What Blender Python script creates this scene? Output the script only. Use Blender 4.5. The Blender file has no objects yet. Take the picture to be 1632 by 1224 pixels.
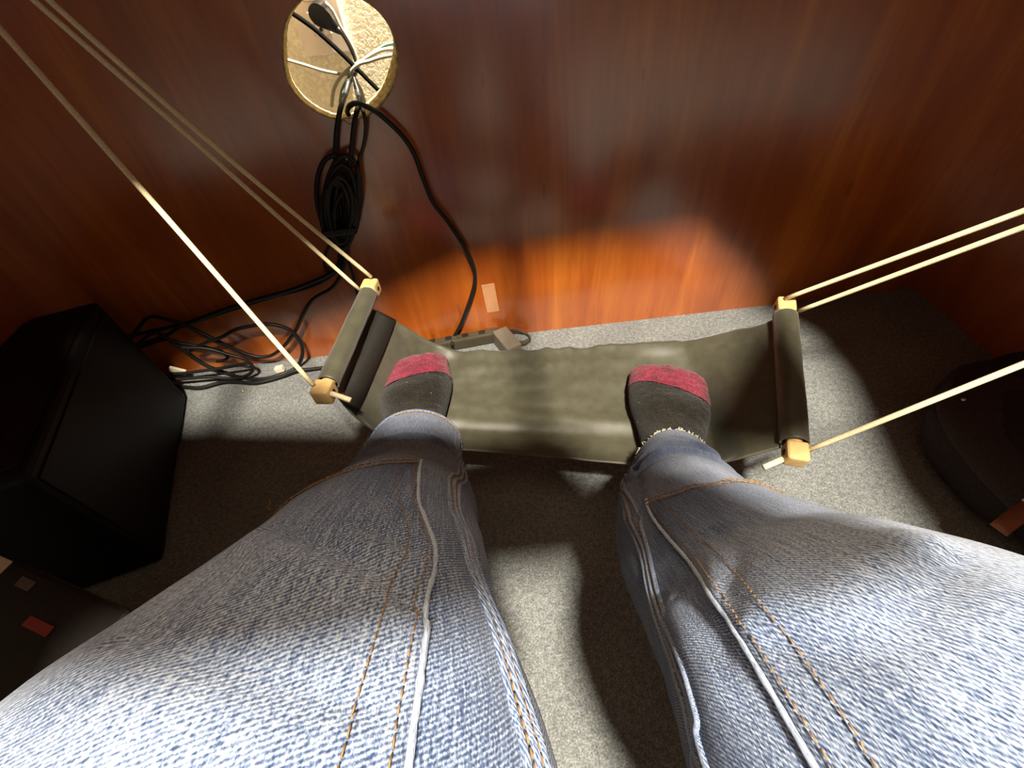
import bpy, bmesh, math, random
import numpy as np
from mathutils import Vector, Matrix, noise

random.seed(4)
SC = bpy.context.scene
COL = SC.collection

# ------------------------------------------------------------ camera, world, lights, exposure
cam_d = bpy.data.cameras.new('camera')
cam = bpy.data.objects.new('camera', cam_d)
COL.objects.link(cam)
PITCH, ROLL = math.radians(47.6), math.radians(6.55)
fwd = Vector((0, math.cos(PITCH), -math.sin(PITCH)))
up0 = Vector((0, math.sin(PITCH), math.cos(PITCH)))
rgt = Vector((1, 0, 0)) * math.cos(ROLL) - up0 * math.sin(ROLL)
upv = Vector((1, 0, 0)) * math.sin(ROLL) + up0 * math.cos(ROLL)
M = Matrix((rgt, upv, -fwd)).transposed().to_4x4()
M.translation = Vector((0, -0.75, 0.66))
cam.matrix_world = M
cam_d.sensor_width = 36.0
cam_d.lens = 36.0 * 715.0 / 1632.0
cam_d.clip_start = 0.004
SC.camera = cam

w = bpy.data.worlds.new('room_ambient')
SC.world = w
w.use_nodes = True
w.node_tree.nodes['Background'].inputs[0].default_value = (1.0, 0.86, 0.68, 1)
w.node_tree.nodes['Background'].inputs[1].default_value = 0.18

def lamp(name, loc, target, size, watts, color):
    d = bpy.data.lights.new(name, 'AREA')
    d.shape = 'DISK'
    d.size = size
    d.energy = watts
    d.color = color
    o = bpy.data.objects.new(name, d)
    o.location = loc
    o.rotation_euler = (Vector(target) - Vector(loc)).to_track_quat('-Z', 'Y').to_euler()
    COL.objects.link(o)
    return o

lamp('ceiling_lamp', (0.15, -1.45, 2.40), (0.05, -0.5, 0.2), 0.20, 205, (1.0, 0.92, 0.78))
fill_lamp = lamp('gap_fill_spot', (0.42, 0.062, 2.30), (-0.12, 0.068, 0.62), 0.05, 1, (1.0, 0.93, 0.80))  # added spot with no known fixture, brightens the gap behind the panel
sd = bpy.data.lights.new('gap_fill_spot', 'SPOT')
sd.energy = 2200
sd.color = (1.0, 0.93, 0.80)
sd.spot_size = math.radians(20)
sd.spot_blend = 0.4
sd.shadow_soft_size = 0.03
fill_lamp.data = sd

vs = SC.view_settings
vs.view_transform = 'Standard'
vs.look = 'None'
vs.gamma = 1.0
vs.use_curve_mapping = False
vs.exposure = 0.0
try:
    SC.cycles.max_bounces = 8
    SC.cycles.diffuse_bounces = 5
except Exception:
    pass

# ------------------------------------------------------------ materials
def new_mat(name):
    m = bpy.data.materials.new(name)
    m.use_nodes = True
    nt = m.node_tree
    b = nt.nodes['Principled BSDF']
    return m, nt, b

def N(nt, typ, **kw):
    n = nt.nodes.new(typ)
    for k, v in kw.items():
        if k in n.inputs.keys():
            n.inputs[k].default_value = v
        else:
            setattr(n, k, v)
    return n

def ramp(nt, src, stops, interp='LINEAR'):
    r = nt.nodes.new('ShaderNodeValToRGB')
    r.color_ramp.interpolation = interp
    e = r.color_ramp.elements
    while len(e) < len(stops):
        e.new(0.5)
    for el, (p, c) in zip(e, stops):
        el.position = p
        el.color = c if len(c) == 4 else (*c, 1)
    nt.links.new(src, r.inputs[0])
    return r.outputs[0]

def mapped(nt, scale, kind='Object', rot=(0, 0, 0)):
    tc = nt.nodes.new('ShaderNodeTexCoord')
    mp = nt.nodes.new('ShaderNodeMapping')
    mp.inputs['Scale'].default_value = scale
    mp.inputs['Rotation'].default_value = rot
    nt.links.new(tc.outputs[kind], mp.inputs[0])
    return mp.outputs[0]

def noise_tex(nt, vec, scale, detail=4, rough=0.6, dist=0.0):
    n = nt.nodes.new('ShaderNodeTexNoise')
    n.inputs['Scale'].default_value = scale
    n.inputs['Detail'].default_value = detail
    n.inputs['Roughness'].default_value = rough
    n.inputs['Distortion'].default_value = dist
    nt.links.new(vec, n.inputs['Vector'])
    return n.outputs['Fac']

def mixc(nt, fac, a, b, mode='MIX'):
    n = nt.nodes.new('ShaderNodeMix')
    n.data_type = 'RGBA'
    n.blend_type = mode
    for sock, v in ((n.inputs[0], fac), (n.inputs[6], a), (n.inputs[7], b)):
        if hasattr(v, 'is_linked'):
            nt.links.new(v, sock)
        elif isinstance(v, (int, float)):
            sock.default_value = v
        else:
            sock.default_value = (*v, 1)
    return n.outputs[2]

def math_n(nt, op, a, b=0.5):
    n = nt.nodes.new('ShaderNodeMath')
    n.operation = op
    for sock, v in ((n.inputs[0], a), (n.inputs[1], b)):
        if hasattr(v, 'is_linked'):
            nt.links.new(v, sock)
        else:
            sock.default_value = v
    return n.outputs[0]

def bump(nt, b, h, strength, dist):
    n = nt.nodes.new('ShaderNodeBump')
    n.inputs['Strength'].default_value = strength
    n.inputs['Distance'].default_value = dist
    nt.links.new(h, n.inputs['Height'])
    nt.links.new(n.outputs[0], b.inputs['Normal'])

def simple(name, col, rough=0.5, spec=0.5, metal=0.0, nscale=None, namp=0.25, bstr=0.0, bdist=0.001):
    m, nt, b = new_mat(name)
    b.inputs['Roughness'].default_value = rough
    b.inputs['Specular IOR Level'].default_value = spec
    b.inputs['Metallic'].default_value = metal
    if nscale:
        f = noise_tex(nt, mapped(nt, (1, 1, 1)), nscale, 4)
        lo = tuple(c * (1 - namp) for c in col)
        hi = tuple(min(1, c * (1 + namp)) for c in col)
        nt.links.new(ramp(nt, f, [(0.3, lo), (0.7, hi)]), b.inputs['Base Color'])
        if bstr:
            bump(nt, b, f, bstr, bdist)
    else:
        b.inputs['Base Color'].default_value = (*col, 1)
    return m

def wood_mat(name, vert_axis='Z'):
    m, nt, b = new_mat(name)
    s1 = {'Z': (9, 9, 1.0), 'Y': (9, 1.0, 9)}[vert_axis]
    s2 = {'Z': (120, 120, 5), 'Y': (120, 5, 120)}[vert_axis]
    f1 = noise_tex(nt, mapped(nt, s1), 1.6, 6, 0.65, 0.6)
    f2 = noise_tex(nt, mapped(nt, s2), 1.0, 3, 0.6)
    f3 = noise_tex(nt, mapped(nt, (4, 4, 4)), 1.3, 2, 0.5)
    c1 = ramp(nt, f1, [(0.25, (0.29, 0.050, 0.0078)), (0.55, (0.45, 0.108, 0.012)), (0.8, (0.66, 0.205, 0.024))])
    c2 = ramp(nt, f2, [(0.3, (0.86, 0.83, 0.8)), (0.6, (1, 1, 1))])
    c = mixc(nt, 0.8, c1, c2, 'MULTIPLY')
    c3 = ramp(nt, f3, [(0.35, (0.75, 0.7, 0.7)), (0.7, (1.1, 1.1, 1.1))])
    c = mixc(nt, 0.7, c, c3, 'MULTIPLY')
    # a few dark pores
    f4 = noise_tex(nt, mapped(nt, {'Z': (60, 60, 18), 'Y': (60, 18, 60)}[vert_axis]), 1.0, 0)
    pores = ramp(nt, f4, [(0.79, (1, 1, 1)), (0.83, (0.25, 0.2, 0.2))])
    c = mixc(nt, 0.35, c, pores, 'MULTIPLY')
    nt.links.new(c, b.inputs['Base Color'])
    b.inputs['Roughness'].default_value = 0.30
    b.inputs['Specular IOR Level'].default_value = 0.55
    b.inputs['Coat Weight'].default_value = 1.0
    b.inputs['Coat IOR'].default_value = 1.75
    b.inputs['Coat Roughness'].default_value = 0.2
    bump(nt, b, f2, 0.06, 0.0006)
    return m

def carpet_mat():
    m, nt, b = new_mat('carpet')
    v = mapped(nt, (1, 1, 1))
    f1 = noise_tex(nt, v, 420, 3, 0.7)
    f2 = noise_tex(nt, v, 140, 3, 0.6)
    f3 = noise_tex(nt, v, 9, 3, 0.6)
    c = ramp(nt, f1, [(0.3, (0.11, 0.118, 0.122)), (0.5, (0.23, 0.238, 0.232)), (0.72, (0.44, 0.445, 0.41))])
    c2 = ramp(nt, f2, [(0.3, (0.62, 0.63, 0.66)), (0.7, (1.15, 1.14, 1.1))])
    c = mixc(nt, 1.0, c, c2, 'MULTIPLY')
    c3 = ramp(nt, f3, [(0.3, (0.85, 0.85, 0.86)), (0.7, (1.08, 1.08, 1.06))])
    c = mixc(nt, 1.0, c, c3, 'MULTIPLY')
    nt.links.new(c, b.inputs['Base Color'])
    b.inputs['Roughness'].default_value = 0.95
    b.inputs['Specular IOR Level'].default_value = 0.1
    h = mixc(nt, 0.5, f1, f2)
    bump(nt, b, h, 0.9, 0.004)
    return m

def denim_mat(name, dark=1.0, fade=1.0):
    """indigo twill in metric uv (metres): u around the leg, v along it"""
    m, nt, b = new_mat(name)
    tc = nt.nodes.new('ShaderNodeTexCoord')
    uv = tc.outputs['UV']
    def mp(scale, rot=0.0):
        n = nt.nodes.new('ShaderNodeMapping')
        n.inputs['Scale'].default_value = (scale[0], scale[1], 1)
        n.inputs['Rotation'].default_value = (0, 0, rot)
        nt.links.new(uv, n.inputs[0])
        return n.outputs[0]
    # slightly wandering coordinates for the twill line
    wv = nt.nodes.new('ShaderNodeTexWave')
    wv.wave_type = 'BANDS'
    wv.bands_direction = 'DIAGONAL'
    wv.inputs['Scale'].default_value = 1.0
    wv.inputs['Distortion'].default_value = 1.8
    wv.inputs['Detail'].default_value = 2.0
    wv.inputs['Detail Scale'].default_value = 1.2
    nt.links.new(mp((300, 400)), wv.inputs['Vector'])
    yarn = noise_tex(nt, mp((1250, 700), 0.5), 1.0, 2, 0.6)
    slub = noise_tex(nt, mp((800, 45)), 1.0, 3, 0.6)
    wear = noise_tex(nt, mp((14, 9)), 1.0, 4, 0.6)
    tw = math_n(nt, 'ADD', math_n(nt, 'MULTIPLY', wv.outputs['Fac'], 0.24), math_n(nt, 'MULTIPLY', yarn, 1.0))
    tw = math_n(nt, 'ADD', tw, math_n(nt, 'MULTIPLY', math_n(nt, 'SUBTRACT', slub, 0.5), 0.55))
    at = nt.nodes.new('ShaderNodeAttribute')
    at.attribute_name = 'fade'
    fd = math_n(nt, 'MULTIPLY', at.outputs['Fac'], fade)
    t2 = math_n(nt, 'ADD', tw, math_n(nt, 'MULTIPLY', math_n(nt, 'SUBTRACT', wear, 0.5), 0.35))
    t2 = math_n(nt, 'ADD', t2, math_n(nt, 'MULTIPLY', math_n(nt, 'SUBTRACT', fd, 0.5), 0.42))
    d = dark
    c = ramp(nt, t2, [(0.34, (0.013 * d, 0.024 * d, 0.060 * d)), (0.57, (0.042 * d, 0.068 * d, 0.140 * d)),
                      (0.74, (0.16 * d, 0.205 * d, 0.31 * d)), (0.98, (0.44 * d, 0.50 * d, 0.61 * d))])
    nt.links.new(c, b.inputs['Base Color'])
    b.inputs['Roughness'].default_value = 0.9
    b.inputs['Specular IOR Level'].default_value = 0.15
    b.inputs['Sheen Weight'].default_value = 0.15
    bump(nt, b, tw, 0.55, 0.0012)
    return m

def plaster_mat():
    m, nt, b = new_mat('plaster')
    v = mapped(nt, (1, 1, 1))
    f = noise_tex(nt, v, 170, 3, 0.55, 0.3)
    g = ramp(nt, f, [(0.42, (0, 0, 0)), (0.56, (1, 1, 1))])
    nt.links.new(ramp(nt, f, [(0.35, (0.70, 0.60, 0.42)), (0.6, (0.84, 0.76, 0.58))]), b.inputs['Base Color'])
    b.inputs['Roughness'].default_value = 0.7
    bump(nt, b, g, 0.45, 0.0022)
    return m

def sock_mat(name, lo, hi, scale=380):
    m, nt, b = new_mat(name)
    v = mapped(nt, (1, 1, 1))
    f1 = noise_tex(nt, v, scale, 3, 0.7)
    f2 = noise_tex(nt, v, 45, 3, 0.6)
    c = ramp(nt, f1, [(0.35, lo), (0.7, hi)])
    c2 = ramp(nt, f2, [(0.3, (0.55, 0.5, 0.5)), (0.65, (1.15, 1.15, 1.15))])
    c = mixc(nt, 0.9, c, c2, 'MULTIPLY')
    vo = nt.nodes.new('ShaderNodeTexVoronoi')
    vo.inputs['Scale'].default_value = 110
    nt.links.new(v, vo.inputs['Vector'])
    lint = ramp(nt, vo.outputs['Distance'], [(0.07, (1, 1, 1)), (0.11, (0, 0, 0))])
    few = ramp(nt, noise_tex(nt, v, 60, 0), [(0.62, (0, 0, 0)), (0.66, (1, 1, 1))])
    msk = mixc(nt, 1.0, lint, few, 'MULTIPLY')
    c = mixc(nt, msk, c, (0.35, 0.30, 0.22))
    nt.links.new(c, b.inputs['Base Color'])
    b.inputs['Roughness'].default_value = 0.95
    b.inputs['Specular IOR Level'].default_value = 0.1
    b.inputs['Sheen Weight'].default_value = 0.12
    bump(nt, b, f1, 0.8, 0.0025)
    return m

def nylon_mat():
    m, nt, b = new_mat('black_nylon')
    v = mapped(nt, (1, 1, 1))
    f = noise_tex(nt, v, 60, 4, 0.6)
    nt.links.new(ramp(nt, f, [(0.3, (0.054, 0.049, 0.029)), (0.7, (0.076, 0.070, 0.041))]), b.inputs['Base Color'])
    b.inputs['Roughness'].default_value = 0.5
    b.inputs['Specular IOR Level'].default_value = 0.5
    b.inputs['Sheen Weight'].default_value = 0.2
    f2 = noise_tex(nt, v, 900, 1)
    bump(nt, b, f2, 0.25, 0.0006)
    return m

MT = {
    'wood': wood_mat('cherry_veneer', 'Z'),
    'wood_top': wood_mat('cherry_veneer_flat', 'Y'),
    'raw_edge': simple('raw_particleboard', (0.42, 0.32, 0.14), 0.85, 0.2, nscale=160, namp=0.5, bstr=0.8, bdist=0.002),
    'melamine': simple('pale_melamine', (0.70, 0.64, 0.52), 0.6, 0.3, nscale=30, namp=0.05),
    'carpet': carpet_mat(),
    'plaster': plaster_mat(),
    'denim': denim_mat('denim'),
    'denim_panel': denim_mat('denim_double_front', 0.97, 1.08),
    'denim_edge': denim_mat('frayed_denim_edge', 1.15, 1.75),
    'thread': simple('orange_thread', (0.27, 0.15, 0.06), 0.75, 0.2, nscale=500, namp=0.35),
    'thread_pale': simple('pale_thread', (0.50, 0.47, 0.36), 0.8, 0.2, nscale=500, namp=0.3),
    'sock': sock_mat('black_sock_knit', (0.008, 0.0065, 0.0045), (0.024, 0.0205, 0.0135)),
    'toe': sock_mat('maroon_toe_knit', (0.12, 0.008, 0.022), (0.30, 0.030, 0.060), 300),
    'nylon': nylon_mat(),
    'strip_shade': simple('shade_strip_nylon', (0.014, 0.012, 0.009), 0.6, 0.4, nscale=300, namp=0.3, bstr=0.3, bdist=0.0008),  # dark tone for the shade painted beside the left sleeve
    'beech': simple('pale_beech', (0.66, 0.43, 0.17), 0.5, 0.4, nscale=60, namp=0.18, bstr=0.1),
    'rope': simple('cream_cord', (0.80, 0.68, 0.42), 0.8, 0.2, nscale=900, namp=0.25, bstr=0.5, bdist=0.001),
    'rubber': simple('black_cable_sheath', (0.008, 0.007, 0.006), 0.5, 0.4, nscale=30, namp=0.2),
    'thin_black': simple('matt_black_sheath', (0.0025, 0.0022, 0.002), 0.9, 0.05, nscale=30, namp=0.2),
    'plug': simple('black_plug_plastic', (0.012, 0.010, 0.009), 0.35, 0.5, nscale=50, namp=0.2),
    'grey_cable': simple('grey_cable_sheath', (0.26, 0.24, 0.18), 0.6, 0.3, nscale=30, namp=0.12),
    'teal_cable': simple('teal_cable_sheath', (0.10, 0.22, 0.16), 0.6, 0.3, nscale=30, namp=0.12),
    'ivory': simple('ivory_plastic', (0.74, 0.62, 0.50), 0.3, 0.5, nscale=20, namp=0.05),
    'slot': simple('dark_slot', (0.03, 0.02, 0.015), 0.7, 0.2, nscale=50),
    'case': simple('black_plastic_case', (0.005, 0.0035, 0.0035), 0.55, 0.2, nscale=200, namp=0.25, bstr=0.2, bdist=0.0005),
    'case_lid': simple('dull_black_lid', (0.011, 0.008, 0.007), 0.6, 0.3, nscale=150, namp=0.2),
    'strip_body': simple('grey_brown_plastic', (0.050, 0.040, 0.022), 0.5, 0.4, nscale=40, namp=0.12),
    'strip_light': simple('taupe_plastic', (0.16, 0.135, 0.10), 0.5, 0.4, nscale=40, namp=0.1),
    'tag': simple('white_tag', (0.72, 0.64, 0.46), 0.6, 0.3, nscale=60, namp=0.1),
    'red': simple('red_label', (0.28, 0.018, 0.012), 0.5, 0.4, nscale=80, namp=0.15),
    'greylabel': simple('grey_label', (0.11, 0.085, 0.085), 0.5, 0.4, nscale=80, namp=0.15),
    'bag': simple('dark_brown_canvas', (0.022, 0.014, 0.013), 0.85, 0.2, nscale=260, namp=0.3, bstr=0.5, bdist=0.001),
    'bag_flap': simple('charcoal_canvas', (0.036, 0.023, 0.021), 0.85, 0.2, nscale=260, namp=0.3, bstr=0.5, bdist=0.001),
    'leather': simple('tan_leather', (0.22, 0.068, 0.030), 0.5, 0.4, nscale=70, namp=0.2, bstr=0.2, bdist=0.001),
    'metal': simple('dull_metal', (0.45, 0.42, 0.36), 0.35, 0.5, 1.0, nscale=60, namp=0.1),
    'straw': simple('straw', (0.55, 0.42, 0.16), 0.8, 0.2, nscale=200, namp=0.2),
    'patch': simple('pale_finish', (0.52, 0.25, 0.12), 0.4, 0.5, nscale=90, namp=0.1),
    'skin': simple('skin', (0.55, 0.30, 0.20), 0.55, 0.4, nscale=120, namp=0.1, bstr=0.1),
}

# ------------------------------------------------------------ mesh helpers
def link(o):
    COL.objects.link(o)
    return o

def mesh_obj(name, verts, faces, mat, parent=None, smooth=True, uv=None, fade=None):
    me = bpy.data.meshes.new(name)
    me.from_pydata([tuple(v) for v in verts], [], [tuple(f) for f in faces])
    me.update()
    me.materials.append(MT[mat] if isinstance(mat, str) else mat)
    if smooth:
        me.polygons.foreach_set('use_smooth', [True] * len(me.polygons))
    if uv is not None:
        l = me.uv_layers.new(name='UVMap')
        idx = np.empty(len(me.loops), dtype=np.int32)
        me.loops.foreach_get('vertex_index', idx)
        l.data.foreach_set('uv', np.asarray(uv, dtype=np.float32)[idx].ravel())
    if fade is not None:
        a = me.attributes.new('fade', 'FLOAT', 'POINT')
        a.data.foreach_set('value', np.asarray(fade, dtype=np.float32))
    o = bpy.data.objects.new(name, me)
    return put(o, parent)

def put(o, parent):
    link(o)
    if parent is not None:
        o.parent = parent
        if parent.parent is None:
            o.location = -Vector(parent.location)
    return o

def bm_obj(name, bm, mat, parent=None, smooth=False):
    me = bpy.data.meshes.new(name)
    bmesh.ops.recalc_face_normals(bm, faces=bm.faces)
    bm.to_mesh(me)
    bm.free()
    me.materials.append(MT[mat] if isinstance(mat, str) else mat)
    if smooth:
        me.polygons.foreach_set('use_smooth', [True] * len(me.polygons))
    o = bpy.data.objects.new(name, me)
    return put(o, parent)

def thing(name, label, cat, loc, group=None):
    o = bpy.data.objects.new(name, None)
    o.empty_display_size = 0.05
    o.location = loc
    link(o)
    tag(o, label, cat, group)
    return o

def tag(o, label, cat, group=None):
    o['label'] = label
    o['category'] = cat
    if group:
        o['group'] = group
    return o

def structure(o):
    o['kind'] = 'structure'
    return o

def add_box(bm, c, s, bev=0.0, rot=None, seg=2):
    r = bmesh.ops.create_cube(bm, size=1.0)
    vs_ = r['verts']
    bmesh.ops.scale(bm, vec=Vector(s), verts=vs_)
    if bev > 0:
        es = list({e for v in vs_ for e in v.link_edges})
        rb = bmesh.ops.bevel(bm, geom=es, offset=bev, segments=seg, profile=0.6, affect='EDGES')
        vs_ = list({v for f in rb['faces'] for v in f.verts} | {v for v in vs_ if v.is_valid})
    if rot is not None:
        bmesh.ops.rotate(bm, cent=(0, 0, 0), matrix=rot, verts=vs_)
    bmesh.ops.translate(bm, vec=Vector(c), verts=vs_)

def box(name, c, s, mat, parent=None, bev=0.0, rot=None):
    bm = bmesh.new()
    add_box(bm, c, s, bev, rot)
    return bm_obj(name, bm, mat, parent)

def smooth_path(pts, step=0.006, closed=False):
    P = np.asarray(pts, float)
    if closed:
        P = np.vstack([P[-1:], P, P[:2]])
    else:
        P = np.vstack([2 * P[0] - P[1], P, 2 * P[-1] - P[-2]])
    out = []
    for i in range(1, len(P) - 2):
        p0, p1, p2, p3 = P[i - 1:i + 3]
        n = max(2, int(np.linalg.norm(p2 - p1) / step))
        for k in range(n):
            t = k / n
            out.append(0.5 * ((2 * p1) + (-p0 + p2) * t + (2 * p0 - 5 * p1 + 4 * p2 - p3) * t * t + (-p0 + 3 * p1 - 3 * p2 + p3) * t ** 3))
    if not closed:
        out.append(P[-2])
    return np.array(out)

def tube_data(path, r, nseg=8, closed=False, caps=True):
    P = np.asarray(path, float)
    n = len(P)
    if closed:
        T = np.roll(P, -1, 0) - np.roll(P, 1, 0)
    else:
        T = np.gradient(P, axis=0)
    T /= np.maximum(np.linalg.norm(T, axis=1)[:, None], 1e-9)
    ref = np.array([0.0, 0.0, 1.0]) if abs(T[0][2]) < 0.9 else np.array([1.0, 0, 0])
    u = np.cross(T[0], ref)
    u /= np.linalg.norm(u)
    rr = np.full(n, r) if np.isscalar(r) else np.asarray(r)
    V = []
    for i in range(n):
        u = u - T[i] * (u @ T[i])
        u /= np.linalg.norm(u)
        v = np.cross(T[i], u)
        for k in range(nseg):
            a = 2 * math.pi * k / nseg
            V.append(P[i] + rr[i] * (math.cos(a) * u + math.sin(a) * v))
    Fc = []
    m = n if closed else n - 1
    for i in range(m):
        j = (i + 1) % n
        for k in range(nseg):
            k2 = (k + 1) % nseg
            Fc.append((i * nseg + k, i * nseg + k2, j * nseg + k2, j * nseg + k))
    if caps and not closed:
        Fc.append(tuple(reversed(range(nseg))))
        Fc.append(tuple((n - 1) * nseg + k for k in range(nseg)))
    return V, Fc

def tube(name, pts, r, mat, parent=None, closed=False, step=0.006, nseg=8, raw=False):
    path = np.asarray(pts, float) if raw else smooth_path(pts, step, closed)
    V, Fc = tube_data(path, r, nseg, closed)
    return mesh_obj(name, V, Fc, mat, parent)

def merge(parts):
    V, Fc = [], []
    for v, f in parts:
        o = len(V)
        V += list(v)
        Fc += [tuple(i + o for i in q) for q in f]
    return V, Fc

def nz(x, y, z):
    return noise.noise(Vector((x, y, z)))

# ------------------------------------------------------------ setting
XL, XR = -0.765, 0.907          # inner faces of the desk's two end panels
PT = 0.02                       # thickness of the modesty panel

bm = bmesh.new()
bmesh.ops.create_grid(bm, x_segments=2, y_segments=2, size=1.0)
bmesh.ops.scale(bm, vec=(2.6, 1.75, 1), verts=bm.verts)
bmesh.ops.translate(bm, vec=(0, -1.55, 0), verts=bm.verts)
structure(bm_obj('floor', bm, 'carpet'))
structure(box('wall_back', (0, 0.155, 1.3), (5.2, 0.10, 2.6), 'plaster'))
WP = simple('wall_paint', (0.17, 0.145, 0.12), 0.85, 0.1, nscale=40, namp=0.05)
structure(box('ceiling', (0, -1.55, 2.63), (5.2, 3.6, 0.06), simple('ceiling_paint', (0.45, 0.42, 0.38), 0.9, 0.1, nscale=40, namp=0.05)))
structure(box('wall_front', (0, -3.25, 1.3), (5.2, 0.10, 2.6), WP))
WD = simple('dark_wall_paint', (0.10, 0.075, 0.06), 0.8, 0.2, nscale=40, namp=0.1)
structure(box('wall_left', (-2.5, -1.55, 1.3), (0.10, 3.3, 2.6), WD))
structure(box('wall_right', (2.5, -1.55, 1.3), (0.10, 3.3, 2.6), WD))

# ------------------------------------------------------------ desk
desk = thing('desk', 'reddish cherry veneer desk panel with a round cable hole above the carpet', 'desk', (0, 0, 0))
HC = (-0.182, 0.527)
HF = [0.079, 0.0796, 0.0802, 0.0801, 0.0789, 0.077, 0.0748, 0.0728, 0.0712, 0.0696, 0.0682, 0.0671, 0.0663, 0.0655, 0.0649, 0.0647, 0.0649, 0.0653, 0.0658, 0.0664, 0.0672, 0.068, 0.0691, 0.0708, 0.0736, 0.0772, 0.0804, 0.0819, 0.0822, 0.0818, 0.081, 0.0801, 0.0791, 0.0778, 0.0763, 0.075, 0.0745, 0.0744, 0.0742, 0.0738, 0.0732, 0.0727, 0.0728, 0.0737, 0.0751, 0.0763, 0.0775, 0.0784]
HB = [0.0723, 0.0756, 0.0776, 0.0784, 0.0782, 0.0769, 0.0748, 0.0728, 0.0712, 0.0696, 0.0682, 0.0671, 0.0663, 0.0655, 0.0649, 0.0647, 0.0649, 0.0653, 0.0658, 0.0664, 0.0672, 0.068, 0.0691, 0.0708, 0.0736, 0.0772, 0.0804, 0.0819, 0.0822, 0.0818, 0.081, 0.0801, 0.079, 0.0775, 0.0755, 0.073, 0.0698, 0.0661, 0.063, 0.0615, 0.0611, 0.0608, 0.0607, 0.0612, 0.062, 0.0634, 0.0658, 0.0689]

def make_panel():
    n = 96
    x0, x1, z0, z1 = XL, XR, 0.0, 0.735
    ang = [2 * math.pi * i / n for i in range(n)]
    for cx, cz in ((x0, z0), (x1, z0), (x1, z1), (x0, z1)):
        a = math.atan2(cz - HC[1], cx - HC[0]) % (2 * math.pi)
        k = min(range(n), key=lambda i: abs(ang[i] - a))
        ang[k] = a
    def rad(tab, a):
        t = (a / (2 * math.pi) * 48) % 48
        i = int(t)
        return tab[i] * (1 - (t - i)) + tab[(i + 1) % 48] * (t - i)
    def edge(a):
        c, s = math.cos(a), math.sin(a)
        t = []
        if c > 1e-9: t.append((x1 - HC[0]) / c)
        if c < -1e-9: t.append((x0 - HC[0]) / c)
        if s > 1e-9: t.append((z1 - HC[1]) / s)
        if s < -1e-9: t.append((z0 - HC[1]) / s)
        d = min(t)
        return HC[0] + c * d, HC[1] + s * d
    V, Fc = [], []
    for a in ang:
        ex, ez = edge(a)
        rf, rb = rad(HF, a), rad(HB, a)
        V += [(HC[0] + rf * math.cos(a), 0, HC[1] + rf * math.sin(a)), (ex, 0, ez), (ex, PT, ez),
              (HC[0] + rb * math.cos(a), PT, HC[1] + rb * math.sin(a))]
    for i in range(n):
        a, b = 4 * i, 4 * ((i + 1) % n)
        Fc += [(a, a + 1, b + 1, b), (a + 1, a + 2, b + 2, b + 1), (a + 2, a + 3, b + 3, b + 2)]
    p = mesh_obj('modesty_panel', V, Fc, 'wood', desk, smooth=False)
    p.data.materials.append(MT['melamine'])           # unveneered pale back
    for k, f in enumerate(p.data.polygons):
        if k % 3 == 2:
            f.material_index = 1
    # raw chipboard wall of the hand-cut hole, ragged, with a chip broken out at the sill
    V, Fc = [], []
    m = 192
    for i in range(m):
        a = 2 * math.pi * i / m
        rf, rb = rad(HF, a) - 0.0002, rad(HB, a)
        chip = 0.007 * math.exp(-((math.degrees(a) - 262) / 4.5) ** 2)
        for k in range(5):
            t = k / 4
            r = rf + (rb - rf) * t + 0.0012 * nz(30 * math.cos(a), 30 * math.sin(a), 6 * t) * (0 if k in (0,) else 1)
            y = -0.0006 + (PT + 0.0006) * t
            if k == 0:
                r += chip
            V.append((HC[0] + r * math.cos(a), y, HC[1] + r * math.sin(a)))
        r = rf + 0.0016 + 0.0006 * nz(40 * math.cos(a), 40 * math.sin(a), 3) + chip
        V.append((HC[0] + r * math.cos(a), -0.0002, HC[1] + r * math.sin(a)))
    for i in range(m):
        a, b = 6 * i, 6 * ((i + 1) % m)
        for k in range(4):
            Fc.append((a + k, b + k, b + k + 1, a + k + 1))
        Fc.append((a + 5, b + 5, b, a))
    h = mesh_obj('hole_edge', V, Fc, 'raw_edge', desk)
    h['label'] = 'raw chipboard rim of the round cable hole'
    return p
make_panel()
box('end_panel', (XL - 0.012, -0.21, 0.3675), (0.024, 0.46, 0.735), 'wood', desk)
box('end_panel', (XR + 0.012, -0.21, 0.3675), (0.024, 0.46, 0.735), 'wood', desk)

def make_desktop():
    # wrap-around worktop with a cut-out for the sitter, unseen wings shaped to cast shade
    out = [(XL - 0.03, 0.022), (XL - 0.03, -1.15), (-0.30, -1.15), (-0.31, -0.66), (-0.40, -0.555), (-0.47, -0.465), (-0.40, -0.43), (-0.22, -0.42), (-0.14, -0.40), (-0.02, -0.365), (0.32, -0.355), (0.41, -0.42), (0.472, -0.52), (0.470, -0.60), (0.430, -0.75), (0.430, -1.20), (XR + 0.035, -1.20), (XR + 0.035, 0.022)]
    bm = bmesh.new()
    vb = [bm.verts.new((x, y, 0.7355)) for x, y in out]
    f = bm.faces.new(vb)
    r = bmesh.ops.extrude_face_region(bm, geom=[f])
    bmesh.ops.translate(bm, vec=(0, 0, 0.028), verts=[g for g in r['geom'] if isinstance(g, bmesh.types.BMVert)])
    bmesh.ops.triangulate(bm, faces=[q for q in bm.faces if len(q.verts) > 4])
    return bm_obj('desktop', bm, 'wood_top', desk)
make_desktop()

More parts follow.
